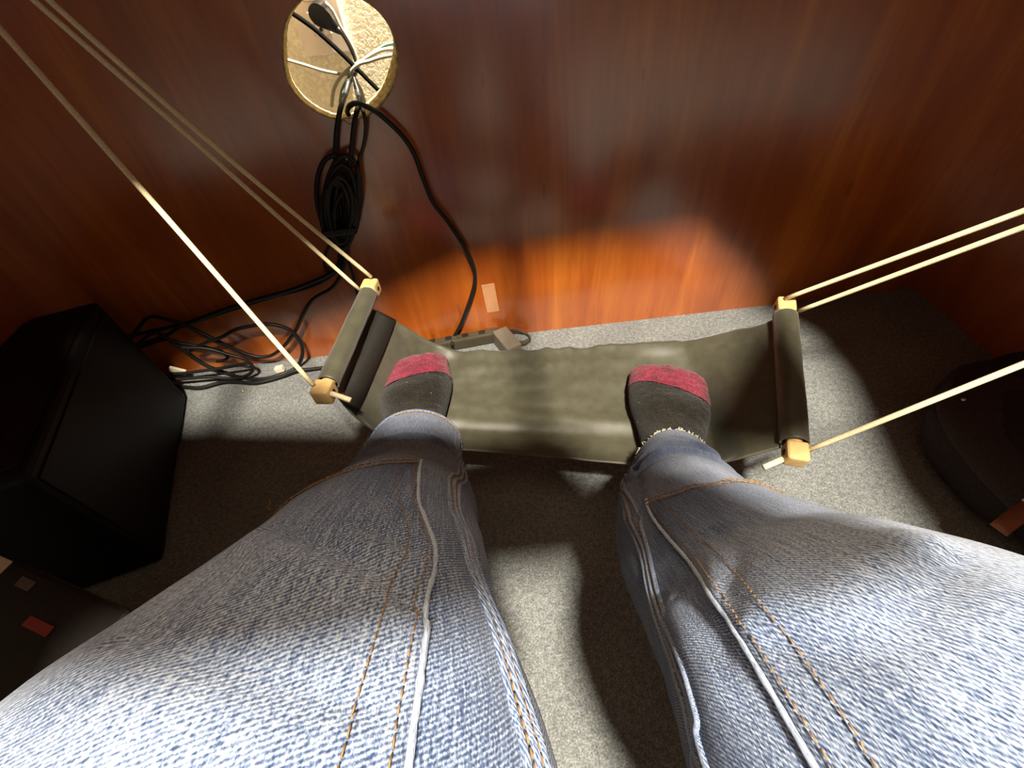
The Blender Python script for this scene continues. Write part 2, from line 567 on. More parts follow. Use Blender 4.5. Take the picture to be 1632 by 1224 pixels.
def slab(name, out, z0, z1, mat, parent, rad=0.03):
    # flat board with rounded corners
    n = len(out)
    pts = []
    for i in range(n):
        p, a, b = Vector(out[i]), Vector(out[i - 1]), Vector(out[(i + 1) % n])
        p0, p1 = p + (a - p).normalized() * rad, p + (b - p).normalized() * rad
        for k in range(7):
            t = k / 6
            pts.append((1 - t) ** 2 * p0 + 2 * t * (1 - t) * p + t * t * p1)
    m = len(pts)
    V = [(q.x, q.y, z0) for q in pts] + [(q.x, q.y, z1) for q in pts]
    Fc = [tuple(reversed(range(m))), tuple(range(m, 2 * m))] + [(i, (i + 1) % m, m + (i + 1) % m, m + i) for i in range(m)]
    return mesh_obj(name, V, Fc, mat, parent, smooth=False)
sboard = slab('shade_board', [(-0.43, -0.530), (-0.15, -0.575), (-0.085, -0.640), (0.020, -0.632), (0.098, -0.636), (0.138, -0.725), (0.152, -0.786), (-0.43, -0.786)], 0.692, 0.708, 'wood_top', desk, 0.022)  # unseen board added under the worktop, outline shaped to shade shins and floor
for sx in (-0.36, 0.06):
    box('rail', (sx, -0.52, 0.7215), (0.02, 0.36, 0.027), 'metal', sboard, 0.002)  # rails carrying the added shading board
sboard2 = slab('side_shade_board', [(0.338, -0.520), (0.342, -0.690), (0.270, -0.702), (0.222, -0.665)], 0.700, 0.708, 'case', sboard, 0.012)  # unseen plate added to shade the right end of the sling
box('bracket', (0.185, -0.690, 0.690), (0.13, 0.02, 0.006), 'metal', sboard, 0.001)  # joins the two added shading boards

patch = box('pale_patch', (0, 0, 0), (0.026, 0.0006, 0.070), 'patch', None, 0.0002)  # thin pale rectangle low on the panel face
patch.location = (-0.0235, -0.0004, 0.104)
patch.rotation_euler = (0, math.radians(-3), 0)
tag(patch, 'small pale rectangle low on the cherry desk panel', 'patch')

# ------------------------------------------------------------ wall outlet behind the hole
outlet = thing('wall_outlet', 'ivory double wall outlet seen through the round desk hole', 'outlet', (-0.218, 0.105, 0.555))
OX, OZ = -0.218, 0.571
box('cover_plate', (OX, 0.1015, OZ), (0.071, 0.007, 0.116), 'ivory', outlet, 0.0028)
for dz in (-0.0195, 0.0195):
    bm = bmesh.new()
    add_box(bm, (OX, 0.0972, OZ + dz), (0.033, 0.003, 0.028), 0.0013)
    for v in bm.verts:                      # receptacle faces have rounded sides
        v.co.x += 0 if abs(v.co.z - OZ - dz) < 0.01 else (-0.003 if v.co.x > OX else 0.003)
    rc = bm_obj('receptacle', bm, 'ivory', outlet)
    for sx, sz, hh in ((-0.0063, 0.003, 0.007), (0.0063, 0.003, 0.009)):
        box('slot', (OX + sx, 0.0955, OZ + dz + sz), (0.0018, 0.0012, hh), 'slot', rc)
    bm = bmesh.new()
    bmesh.ops.create_cone(bm, cap_ends=True, segments=12, radius1=0.0025, radius2=0.0025, depth=0.0012,
                          matrix=Matrix.Translation((OX, 0.0955, OZ + dz - 0.007)) @ Matrix.Rotation(math.pi / 2, 4, 'X'))
    bm_obj('ground_hole', bm, 'slot', rc)
bm = bmesh.new()
bmesh.ops.create_uvsphere(bm, u_segments=12, v_segments=6, radius=0.003, matrix=Matrix.Translation((OX, 0.0975, OZ)) @ Matrix.Diagonal((1, 0.5, 1, 1)))
bm_obj('screw', bm, 'metal', outlet, True)

def _spl(k, t, q):
    # natural-ish cubic (Catmull-Rom with nonuniform t) columnwise
    k=np.asarray(k,float); t=np.asarray(t,float); n=len(t)
    m=np.zeros_like(k)
    m[1:-1]=(k[2:]-k[:-2])/(t[2:]-t[:-2])[:,None]
    m[0]=(k[1]-k[0])/(t[1]-t[0]); m[-1]=(k[-1]-k[-2])/(t[-1]-t[-2])
    i=np.clip(np.searchsorted(t,q,side='right')-1,0,n-2)
    h=(t[i+1]-t[i]); u=((q-t[i])/h)[:,None]; h=h[:,None]
    return ((2*u**3-3*u**2+1)*k[i]+(u**3-2*u**2+u)*h*m[i]+(-2*u**3+3*u**2)*k[i+1]+(u**3-u**2)*h*m[i+1])
def leg_rings(st, ds):
    st=np.asarray(st,float)
    t=np.concatenate([[0],np.cumsum(np.linalg.norm(np.diff(st[:,:3],axis=0),axis=1))])
    n=max(8,int(round(t[-1]/ds))); q=np.linspace(0,t[-1],n+1)
    v=_spl(st,t,q); c=v[:,:3]
    tg=np.gradient(c,axis=0); tg/=np.linalg.norm(tg,axis=1)[:,None]
    e1=np.array([1.,0,0])[None]-tg[:,:1]*tg; e1/=np.linalg.norm(e1,axis=1)[:,None]
    e2=np.cross(tg,e1)
    return q,c,v[:,3],v[:,4],tg,e1,e2

# ------------------------------------------------------------ person
per = thing('person', 'seated person in faded blue jeans and black socks resting both feet on the hammock', 'person', (0.02, -0.40, 0.11))
LEGS = {
    'L': [[-0.1486, -0.3684, 0.1293, 0.0653, 0.0558], [-0.14, -0.4501, 0.1849, 0.0676, 0.0595], [-0.1205, -0.5529, 0.2753, 0.0733, 0.0624], [-0.1076, -0.6126, 0.3454, 0.0711, 0.0668], [-0.1013, -0.6705, 0.3952, 0.0775, 0.0687], [-0.1100, -0.7589, 0.4327, 0.1140, 0.0904], [-0.140, -0.9, 0.47, 0.090, 0.085], [-0.115, -1.12, 0.49, 0.105, 0.1]],
    'R': [[0.2131, -0.4058, 0.0982, 0.0472, 0.0619], [0.1893, -0.4764, 0.1478, 0.051, 0.0657], [0.1534, -0.5651, 0.2298, 0.0625, 0.0712], [0.139, -0.6324, 0.2976, 0.0695, 0.0706], [0.1441, -0.7005, 0.3572, 0.0788, 0.0781], [0.1481, -0.7755, 0.4225, 0.0944, 0.0967], [0.180, -0.9, 0.46, 0.090, 0.085], [0.125, -1.12, 0.49, 0.105, 0.1]],
}
FOLDS = {
    'L': [([(1.80, 0.4235), (1.553, 0.4355), (1.344, 0.4445), (1.169, 0.4505), (1.03, 0.4565)], 0.0032, 0.008),
          ([(1.309, 0.4265), (1.152, 0.4295), (0.977, 0.4325)], 0.0024, 0.006),
          ([(1.78, 0.4805), (1.518, 0.4895), (1.309, 0.4925), (1.187, 0.4925)], 0.0020, 0.010),
          ([(0.4, 0.15), (1.2, 0.135), (2.0, 0.15), (2.8, 0.18)], 0.0014, 0.011),
          ([(2.9, 0.26), (2.2, 0.24), (1.5, 0.255)], 0.0026, 0.012)],
    'R': [([(2.10, 0.395), (2.147, 0.435), (2.26, 0.447)], 0.0030, 0.008),
          ([(1.60, 0.481), (1.833, 0.4858), (2.007, 0.4888), (2.129, 0.4858), (2.234, 0.4798)], 0.0034, 0.008),
          ([(2.566, 0.4138), (2.54, 0.44), (2.548, 0.4648)], 0.0040, 0.010),
          ([(2.5, 0.150), (2.0, 0.145), (1.3, 0.15), (0.9, 0.165)], 0.0035, 0.008),
          ([(2.356, 0.20), (2.339, 0.27), (2.45, 0.31)], 0.0040, 0.010)],
}

HEM = {'L': 0.0, 'R': 0.085}

class Leg:
    def __init__(self, key, ds=0.0045):
        self.key = key
        self.q, self.c, self.a, self.b, self.t, self.e1, self.e2 = leg_rings(LEGS[key], ds)
    def wr(self, th, s):
        k = 0.0 if self.key == 'L' else 7.0
        c, sn = math.cos(th), math.sin(th)
        o = 0.0030 * nz(c * 1.6 + k, sn * 1.6, s * 11)
        o += 0.0016 * nz(c * 3.5, sn * 3.5 + k, s * 34)
        # stacked folds above the hem
        st = math.exp(-((s - HEM[self.key] - 0.11) / 0.05) ** 2)
        o += st * (0.0016 if self.key == 'L' else 0.0028) * math.sin(s * 150 + 1.8 * c + 0.9 * sn + k + 2.0 * nz(c, sn, s * 5 + k))
        for pts, amp, wd in FOLDS[self.key]:
            d = 1e9
            r = 0.085
            for (t0, s0), (t1, s1) in zip(pts[:-1], pts[1:]):
                ax, ay = (t1 - t0) * r, s1 - s0
                px, py = (th - t0) * r, s - s0
                L2 = ax * ax + ay * ay
                tt = max(0, min(1, (px * ax + py * ay) / L2))
                dd = math.hypot(px - ax * tt, py - ay * tt)
                if dd < abs(d):
                    d = dd if (px * ay - py * ax) > 0 else -dd
            if abs(d) < 4 * wd:
                o += amp * (math.exp(-((d - wd * 0.8) / wd) ** 2) - 0.9 * math.exp(-((d + wd * 0.5) / (wd * 0.6)) ** 2))
        return o * min(1.0, 0.10 + max(0.0, s - HEM[self.key]) / (0.13 if self.key == 'L' else 0.08))
    def frame(self, s):
        i = np.clip(np.searchsorted(self.q, s) - 1, 0, len(self.q) - 2)
        u = (s - self.q[i]) / (self.q[i + 1] - self.q[i])
        f = lambda z: z[i] * (1 - u) + z[i + 1] * u
        return f(self.c), f(self.a), f(self.b), f(self.e1), f(self.e2)
    def pt(self, th, s, lift=0.0):
        c, a, b, e1, e2 = self.frame(s)
        o = self.wr(th, s) + lift
        return c + (a + o) * math.cos(th) * e1 + (b + o) * math.sin(th) * e2

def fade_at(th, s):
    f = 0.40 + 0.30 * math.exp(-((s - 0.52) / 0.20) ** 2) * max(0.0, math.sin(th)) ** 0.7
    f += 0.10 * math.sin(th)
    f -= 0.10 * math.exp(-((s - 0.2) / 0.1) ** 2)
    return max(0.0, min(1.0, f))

LG = {k: Leg(k) for k in 'LR'}
NT = 120
V, Fc, UV, FD = [], [], [], []
for k in 'LR':
    lg = LG[k]
    base = len(V)
    nr = len(lg.q)
    circ = 0.5
    # the cuff turns inward at the hem so the cloth has an inside
    rows = [(0.030, -0.007), (0.022, -0.006), (0.014, -0.005), (0.007, -0.004), (0.0015, -0.0025), (0.0, -0.001)]
    h0 = HEM[k]
    rows = [(s + h0, l) for s, l in rows] + [(s, 0.0) for s in lg.q[1:] if s > h0 + 0.003]
    for s, lift in rows:
        for j in range(NT + 1):
            th = 2 * math.pi * j / NT - math.pi / 2
            fr = 0.0
            if s < h0 + 0.004:
                fr = 0.0009 * nz(th * 30, s * 100, 3.3)
            tt = -math.pi / 2 if j == NT else th
            p = lg.pt(tt, s, lift + fr)
            V.append(p); UV.append(((th + math.pi / 2) * 0.078 * (-1 if k == 'L' else 1.6), s)); FD.append(fade_at(th, s))
    for i in range(len(rows) - 1):
        for j in range(NT):
            a = base + i * (NT + 1) + j
            Fc.append((a, a + NT + 1, a + NT + 2, a + 1))
# hips joining the two legs
base = len(V)
hr = [((0, -0.99, 0.455), 0.03, 0.02), ((0, -1.01, 0.468), 0.11, 0.07), ((0, -1.06, 0.485), 0.17, 0.100), ((0, -1.12, 0.505), 0.190, 0.115), ((0, -1.19, 0.54), 0.188, 0.118), ((0, -1.25, 0.60), 0.175, 0.112), ((0, -1.28, 0.66), 0.165, 0.105), ((0, -1.281, 0.662), 0.02, 0.01)]
for i, (c, a, b) in enumerate(hr):
    tl = min(1.0, i / 6) * 0.95
    e2 = np.array([0, math.sin(tl), math.cos(tl)])
    for j in range(49):
        th = 2 * math.pi * j / 48
        V.append(np.array(c) + a * math.cos(th) * np.array([1.0, 0, 0]) + b * math.sin(th) * e2)
        UV.append((th * 0.16, 1.0 + 0.06 * i)); FD.append(0.45)
for i in range(len(hr) - 1):
    for j in range(48):
        a = base + i * 49 + j
        Fc.append((a, a + 1, a + 50, a + 49))
jeans = mesh_obj('jeans', V, Fc, 'denim', per, uv=UV, fade=FD)

# feet
def foot(key, toe, yaw, flip, zb):
    L = 0.262
    d = np.array([math.sin(yaw), math.cos(yaw), 0.0])      # heel -> toe
    r = np.array([math.cos(yaw), -math.sin(yaw), 0.0]) * flip   # towards the big toe side
    toe = np.array([toe[0], toe[1], zb])
    heel = toe - d * L
    #   t,   shift to big-toe side, half width, top height
    prof = [(0.0, 0.0, 0.012, 0.030), (0.02, 0.0, 0.022, 0.045), (0.06, 0.0, 0.030, 0.062), (0.14, 0.0, 0.034, 0.064), (0.26, 0.001, 0.036, 0.066),
            (0.40, 0.000, 0.041, 0.055), (0.52, -0.001, 0.047, 0.051), (0.64, -0.001, 0.055, 0.054), (0.74, 0.000, 0.058, 0.050), (0.82, 0.000, 0.0580, 0.047),
            (0.89, -0.001, 0.0572, 0.044), (0.935, 0.000, 0.0550, 0.040), (0.97, 0.002, 0.0500, 0.034), (0.990, 0.004, 0.042, 0.026), (1.0, 0.006, 0.030, 0.015)]
    if key == 'L':              # the left little toe is splayed further out in the sock
        prof = [(t, s - 0.002 * math.exp(-((t - 0.88) / 0.09) ** 2), w - 0.001 * math.exp(-((t - 0.88) / 0.09) ** 2), h) for t, s, w, h in prof]
    tt = np.array([p[0] for p in prof])
    q = np.unique(np.concatenate([np.linspace(0, 1, 110), 1 - np.linspace(0, 0.05, 24) ** 1.0]))
    pr = _spl(np.array(prof)[:, 1:], tt, q)
    n = 56
    V, Fc = [], []
    for i, t in enumerate(q):
        sh, hw, h = pr[i]
        hw = max(hw, 0.002); h = max(h, 0.004)
        c = heel + d * (L * t) + r * sh
        for j in range(n):
            a = 2 * math.pi * j / n
            ca, sa = math.cos(a), math.sin(a)
            x = hw * math.copysign(abs(ca) ** 0.85, ca)
            z = (h * 0.62 * sa if sa > 0 else h * 0.38 * math.copysign(abs(sa) ** 0.6, sa)) + h * 0.38
            # big toe higher, small toes sloping away, faint toe valleys
            z += 0.006 * max(0, sa) * (ca) * (t > 0.5) * min(1, (t - 0.5) * 4)
            if t > 0.80 and sa > 0:
                z -= 0.0030 * min(1, (t - 0.80) * 10) * (0.5 + 0.5 * math.cos((ca * hw + 0.01) * 2 * math.pi / 0.0185)) * sa
            p = c + r * x + np.array([0, 0, z])
            p = p + np.array([1, 1, 1]) * 0.0009 * nz(p[0] * 160, p[1] * 160, p[2] * 160)
            V.append(p)
    for i in range(len(q) - 1):
        for j in range(n):
            j2 = (j + 1) % n
            Fc.append((i * n + j, i * n + j2, (i + 1) * n + j2, (i + 1) * n + j))
    Fc.append(tuple(range(n)))
    Fc.append(tuple(reversed([(len(q) - 1) * n + j for j in range(n)])))
    # ankle part of the sock running up inside the trouser leg
    lg = LG[key]
    base = len(V)
    anc = heel + d * (L * 0.21)
    top = lg.frame(0.20)[0]
    m = 14
    for i in range(m):
        u = i / (m - 1)
        c = anc * (1 - u) + top * u + np.array([0, 0, 0.045 * (1 - u)])
        for j in range(n):
            a = 2 * math.pi * j / n
            V.append(c + r * 0.035 * math.cos(a) + d * 0.036 * math.sin(a))
    for i in range(m - 1):
        for j in range(n):
            j2 = (j + 1) % n
            Fc.append((base + i * n + j, base + i * n + j2, base + (i + 1) * n + j2, base + (i + 1) * n + j))
    return V, Fc, heel, d, r, L

def sock(key, toe, yaw, flip, zb, cut, tilt, bow):
    V, Fc, heel, d, r, L = foot(key, toe, yaw, flip, zb)
    me = bpy.data.meshes.new('tmp')
    me.from_pydata([tuple(v) for v in V], [], Fc)
    me.update()
    pco = Vector(heel + d * (L - cut))
    nrm = (Vector(d) + Vector(r) * tilt).normalized()
    out = []
    for part in (0, 1):
        bm = bmesh.new()
        bm.from_mesh(me)
        bmesh.ops.bisect_plane(bm, geom=list(bm.verts) + list(bm.edges) + list(bm.faces), plane_co=pco, plane_no=nrm,
                               clear_outer=(part == 0), clear_inner=(part == 1))
        if part == 1:
            bmesh.ops.recalc_face_normals(bm, faces=bm.faces)
            bm.normal_update()
            for v in bm.verts:
                v.co += v.normal * (0.0008 + 0.0012 * max(0, nz(v.co.x * 120, v.co.y * 120, v.co.z * 120)))
        out.append(bm)
    s = bm_obj('sock', out[0], 'sock', per, True)
    t = bm_obj('toe_cap', out[1], 'toe', s, True)
    t['label'] = 'maroon toe of a black sock'
    return s
s1 = sock('L', (-0.156, -0.195), math.radians(-3), 1, 0.124, 0.072, -0.14, 0)
s2 = sock('R', (0.246, -0.270), math.radians(14), -1, 0.110, 0.066, -0.30, 0)

# double-front knee panels, seams and stitching (theta, s) on each leg
SEAM = {
    'L': dict(edge=[(1.085, 0.325), (1.047, 0.365), (1.0, 0.393), (0.93, 0.405), (0.87, 0.416), (0.845, 0.426), (0.86, 0.437), (0.895, 0.450), (0.91, 0.470), (0.915, 0.49), (0.908, 0.51), (0.90, 0.60), (0.95, 0.74)],
              hem=[(1.085, 0.3304), (1.239, 0.3404), (1.466, 0.3464), (1.763, 0.3484), (2.2, 0.352), (3.5, 0.352)], outer=3.35,
              inseam=[(0.30, 0.012), (0.36, 0.12), (0.50, 0.22), (0.64, 0.30), (0.655, 0.345), (0.60, 0.375), (0.50, 0.400), (0.41, 0.420), (0.41, 0.445), (0.42, 0.470), (0.38, 0.50), (0.30, 0.60)]),
    'R': dict(edge=[(2.27, 0.305), (2.321, 0.336), (2.338, 0.365), (2.342, 0.39), (2.356, 0.425), (2.374, 0.450), (2.395, 0.468), (2.42, 0.485), (2.445, 0.500), (2.46, 0.512), (2.46, 0.60), (2.42, 0.74)],
              hem=[(2.286, 0.3089), (2.077, 0.3179), (1.85, 0.3269), (1.641, 0.3329), (1.292, 0.326), (-0.4, 0.320)], outer=-0.25,
              inseam=[(2.80, 0.092), (2.74, 0.14), (2.60, 0.22), (2.50, 0.29), (2.58, 0.335), (2.73, 0.360), (2.83, 0.385), (2.84, 0.415), (2.81, 0.440), (2.80, 0.458), (2.88, 0.470), (2.98, 0.485), (3.0, 0.60)]),
}
def dashes(lg, path, lift, r, dash=0.0032, gap=0.0013):
    """separate stitches along a path given in (theta, s)"""
    P = smooth_path([(t, s, 0) for t, s in path], 0.002)
    X = np.array([lg.pt(t, s, lift) for t, s, _ in P])
    d = np.concatenate([[0], np.cumsum(np.linalg.norm(np.diff(X, axis=0), axis=1))])
    out = []
    x = 0.0
    while x + dash < d[-1]:
        q = np.linspace(x, x + dash, 3)
        seg = np.stack([np.interp(q, d, X[:, k]) for k in range(3)], 1)
        out.append(tube_data(seg, r, 5))
        x += dash + gap
    return out
def shift(path, dth, ds=0.0):
    return [(t + dth, s + ds) for t, s in path]
for k in 'LR':
    lg, sm = LG[k], SEAM[k]
    es = np.array([s for _, s in sm['edge']]); et = np.array([t for t, _ in sm['edge']])
    ht = np.array([t for t, _ in sm['hem']]); hs = np.array([s for _, s in sm['hem']])
    if ht[0] > ht[-1]:
        ht, hs = ht[::-1], hs[::-1]
    sg = 1 if k == 'L' else -1
    V, Fc, UV, FD = [], [], [], []
    nu, nv = 56, 110
    def lf(u, v):
        return 0.0024 * min(1, u * 40 + 0.02) ** 0.5 * min(1, v * 60 + 0.02) ** 0.5 - (0.0014 if (u == 0 or v == 0) else 0)
    for i in range(nv + 1):
        v = i / nv
        for j in range(nu + 1):
            u = j / nu
            s = sm['hem'][0][1] + (0.74 - sm['hem'][0][1]) * v
            te = float(np.interp(s, es, et))
            th = te + (sm['outer'] - te) * u ** 1.3
            s = s + (float(np.interp(th, ht, hs)) - sm['hem'][0][1]) * (1 - v)
            V.append(lg.pt(th, s, lf(u, v)))
            UV.append((0.7 + th * 0.078 * (-1 if k == 'L' else 1.6), s + 0.4)); FD.append(max(0.0, min(1, fade_at(th, s) + 0.03 - 0.30 * math.exp(-((s - 0.32) / 0.085) ** 2))))
    for i in range(nv):
        for j in range(nu):
            a = i * (nu + 1) + j
            Fc.append((a, a + nu + 1, a + nu + 2, a + 1) if sg < 0 else (a, a + 1, a + nu + 2, a + nu + 1))
    pan = mesh_obj('knee_panel', V, Fc, 'denim_panel', jeans, uv=UV, fade=FD)
    # worn turned edge of the panel
    P = smooth_path([(t, s, 0) for t, s in sm['edge']], 0.003)
    X = [lg.pt(t, s, 0.0016) for t, s, _ in P]
    rr = [0.0013 + 0.0006 * nz(s * 220, t * 9, 1) for t, s, _ in P]
    vv, ff = tube_data(np.array(X), rr, 8)
    e = mesh_obj('panel_edge', vv, ff, 'denim_edge', pan, uv=[(0.1 + 0.003 * (i % 8), 0.0011 * (i // 8)) for i in range(len(vv))], fade=[0.68] * len(vv))
    e['label'] = 'pale worn edge of the knee panel'
    # orange stitching: two rows inside the edge, two rows along the lower hem
    S = []
    S += dashes(lg, shift(sm['edge'], 0.055 * sg), 0.0036, 0.00031)
    S += dashes(lg, shift(sm['edge'], 0.17 * sg), 0.0036, 0.00031)
    S += dashes(lg, shift(sm['hem'], 0, 0.0035), 0.0034, 0.00043, 0.0036, 0.0010)
    S += dashes(lg, shift(sm['hem'], 0, 0.0100), 0.0034, 0.00043, 0.0036, 0.0010)
    st = mesh_obj('stitching', *merge(S), 'thread', pan)
    st['kind'] = 'stuff'
    st['label'] = 'orange stitching along the knee panel'
    # flat-felled inseam: three parallel ridges
    R = []
    for dth in (-0.075, 0.0, 0.075):
        P = smooth_path([(t + dth, s, 0) for t, s in sm['inseam']], 0.003)
        R.append(tube_data(np.array([lg.pt(t, s, 0.0004) for t, s, _ in P]), 0.0017, 7))
    vv, ff = merge(R)
    sea = mesh_obj('inseam', vv, ff, 'denim_edge', jeans, uv=[(0.3 + 0.002 * (i % 7), 0.0011 * (i // 7)) for i in range(len(vv))], fade=[0.42] * len(vv))
    T = []
    for dth in (-0.0375, 0.0375):
        T += dashes(lg, shift(sm['inseam'], dth), 0.0008, 0.0005)
    st = mesh_obj('stitching', *merge(T), 'thread', sea)
    st['kind'] = 'stuff'

# hem of the left leg: folded rim with yellow thread; hem of the right leg: frayed
lg = LG['L']
vv, ff = tube_data(np.array([lg.pt(t, 0.0012 + 0.0006 * nz(t * 9, 0, 0), 0.0004) for t in np.linspace(0, 2 * math.pi, 121)[:-1]]), 0.0021, 8, True)
hm = mesh_obj('hem', vv, ff, 'denim_edge', jeans, uv=[(0.5 + 0.002 * (i % 8), 0.0016 * (i // 8)) for i in range(len(vv))], fade=[0.36] * len(vv))
st = mesh_obj('stitching', *merge(dashes(lg, [(t, 0.0085) for t in np.linspace(0.0, 1.9, 12)], 0.0012, 0.0011, 0.0050, 0.0006)), 'thread', hm)
st['kind'] = 'stuff'
lg = LG['R']
rng = random.Random(8)
FR = []
for i in range(260):
    t = rng.uniform(0, 2 * math.pi)
    p0 = lg.pt(t, HEM['R'] + 0.002, rng.uniform(-0.001, 0.001))
    p1 = lg.pt(t + rng.uniform(-0.05, 0.05), HEM['R'], rng.uniform(-0.001, 0.002))
    dv = (lg.frame(HEM['R'])[0] - lg.frame(HEM['R'] + 0.02)[0]); dv /= np.linalg.norm(dv)
    p2 = p1 + dv * rng.uniform(0.0008, 0.0038) + np.array([rng.uniform(-1, 1), rng.uniform(-1, 1), rng.uniform(-1, 1)]) * 0.0012
    FR.append(tube_data(np.array([p0, p1, p2]), 0.00055, 4))
fh = mesh_obj('frayed_hem', *merge(FR), 'thread_pale', jeans)
fh['kind'] = 'stuff'
fh['label'] = 'pale frayed threads of the right trouser hem'


# ------------------------------------------------------------ foot hammock
ham = thing('foot_hammock', 'black fabric foot hammock slung on cream cords under the desk', 'foot hammock', (0.08, -0.30, 0.11))
BL = (np.array([-0.206, -0.132, 0.250]), np.array([-0.239, -0.356, 0.250]))     # left bar, far and near end
BR = (np.array([0.410, -0.256, 0.220]), np.array([0.330, -0.478, 0.175]))       # right bar
FAR = [(-0.222, -0.155, 0.236), (-0.168, -0.169, 0.200), (-0.116, -0.173, 0.150), (-0.076, -0.177, 0.130), (0.044, -0.180, 0.118), (0.190, -0.193, 0.118), (0.304, -0.215, 0.135), (0.372, -0.252, 0.180), (0.398, -0.269, 0.208)]
NEAR = [(-0.240, -0.335, 0.236), (-0.214, -0.352, 0.180), (-0.160, -0.363, 0.135), (-0.076, -0.372, 0.112), (0.019, -0.390, 0.105), (0.123, -0.415, 0.105), (0.189, -0.431, 0.110), (0.253, -0.451, 0.130), (0.325, -0.459, 0.166)]

FEET = (((-0.156, -0.195), math.radians(-3), 0.124), ((0.246, -0.270), math.radians(14), 0.110))

def sling():
    nu, nv = 150, 56
    f = smooth_path(FAR, 0.002)
    g = smooth_path(NEAR, 0.002)
    def resample(p):
        d = np.concatenate([[0], np.cumsum(np.linalg.norm(np.diff(p, axis=0), axis=1))])
        q = np.linspace(0, d[-1], nu)
        return np.stack([np.interp(q, d, p[:, k]) for k in range(3)], 1)
    f, g = resample(f), resample(g)
    V, Fc = [], []
    for i in range(nu):
        u = i / (nu - 1)
        env = math.sin(math.pi * min(1, max(0, u))) ** 0.5
        for j in range(nv):
            v = j / (nv - 1)
            p = f[i] * (1 - v) + g[i] * v
            s = p[0]
            # gathers radiating from the far edge, long soft folds along the sling, feet pressing in
            z = -0.006 * env * math.sin(math.pi * v)
            z += env * 0.0062 * math.exp(-v / 0.22) * (nz(s * 32, 0.3, v * 2.2) + 0.5 * nz(s * 70, 2.3, v * 3))
            z += env * (0.0048 * nz(s * 7, v * 7.5, 5.1) + 0.0022 * nz(s * 22 + v * 6, v * 5, 8.1))
            z += env * 0.0042 * math.exp(-((v - 0.62 - 0.06 * math.sin(s * 9)) / 0.05) ** 2)
            z -= 0.0045 * env * math.exp(-((v - 0.80) / 0.05) ** 2)
            z += 0.0045 * env * max(0, (u - 0.62) / 0.38) * math.sin((u * 3.2 + v * 0.9) * 9 + 2 * nz(u * 5, v * 3, 1)) * (1 - 0.5 * v)
            for fx, fy in ((-0.147, -0.27), (0.205, -0.35)):
                d2 = ((p[0] - fx) / 0.06) ** 2 + ((p[1] - fy) / 0.12) ** 2
                z -= 0.006 * math.exp(-d2)
            zz = p[2] + z
            for (tx, ty), yaw, zb in FEET:          # the soles press the cloth down
                dx, dy = p[0] - tx, p[1] - ty
                a = -(dx * math.sin(yaw) + dy * math.cos(yaw)) - 0.125
                b = dx * math.cos(yaw) - dy * math.sin(yaw)
                rr = ((abs(a) / 0.150) ** 3 + (abs(b) / 0.066) ** 3) ** (1 / 3)
                k = max(0.0, min(1.0, (1.30 - rr) / 0.42))
                k = k * k * (3 - 2 * k) * max(0.0, min(1.0, v / 0.10)) * max(0.0, min(1.0, (u - 0.075) / 0.06)) * max(0.0, min(1.0, (1 - v) / 0.06))
                zz += k * min(0.0, zb - 0.002 - zz)
            V.append((p[0], p[1], zz))
    for i in range(nu - 1):
        for j in range(nv - 1):
            a = i * nv + j
            Fc.append((a, a + nv, a + nv + 1, a + 1))
    o = mesh_obj('fabric', V, Fc, 'nylon', ham)
    m = o.modifiers.new('thickness', 'SOLIDIFY')
    m.thickness = 0.0016
    return f, g, nu
SF, SG, SNU = sling()

def bar(b, side):
    ax = b[1] - b[0]
    L = np.linalg.norm(ax)
    ax = ax / L
    # fabric sleeve round the rod, slightly flattened and puckered
    n, k = 60, 28
    u = np.cross(ax, [0, 0, 1.0]); u /= np.linalg.norm(u)
    w_ = np.cross(u, ax)
    V, Fc = [], []
    for i in range(n):
        t = 0.018 + (L - 0.036) * i / (n - 1)
        for j in range(k):
            a = 2 * math.pi * j / k
            r = (0.0120 if side == 0 else 0.0138) + 0.0008 * nz(math.cos(a) * 3, math.sin(a) * 3, t * 30 + side)
            V.append(b[0] + ax * t + r * 1.08 * math.cos(a) * u + r * math.sin(a) * w_)
    for i in range(n - 1):
        for j in range(k):
            j2 = (j + 1) % k
            Fc.append((i * k + j, i * k + j2, (i + 1) * k + j2, (i + 1) * k + j))
    o = mesh_obj('sleeve', V, Fc, 'nylon', ham)
    md = o.modifiers.new('thickness', 'SOLIDIFY')
    md.thickness = 0.0015
    # stitched hem band beside the sleeve
    rod = tube('rod', [b[0] + ax * 0.004, b[0] + ax * L * 0.5, b[1] - ax * 0.004], 0.0090, 'beech', ham, nseg=16)
    R3 = Matrix((Vector(u), Vector(ax), Vector(w_))).transposed()
    for e, s in ((b[0], 1), (b[1], -1)):
        c = e + ax * 0.004 * s
        bm = bmesh.new()
        add_box(bm, c, (0.0245, 0.025, 0.0245), 0.0045, R3, 3)
        blk = bm_obj('end_block', bm, 'beech', ham)
        blk['label'] = 'pale wooden end block with bevelled edges'
        bm = bmesh.new()
        bmesh.ops.create_cone(bm, cap_ends=True, segments=12, radius1=0.0038, radius2=0.0038, depth=0.0255,
                              matrix=Matrix.Translation(Vector(c)) @ (R3 @ Matrix.Rotation(math.radians(90), 3, 'Y')).to_4x4())
        bm_obj('cord_hole', bm, 'slot', blk)
    return ax, u, w_
axL = bar(BL, 0)
axR = bar(BR, 5)
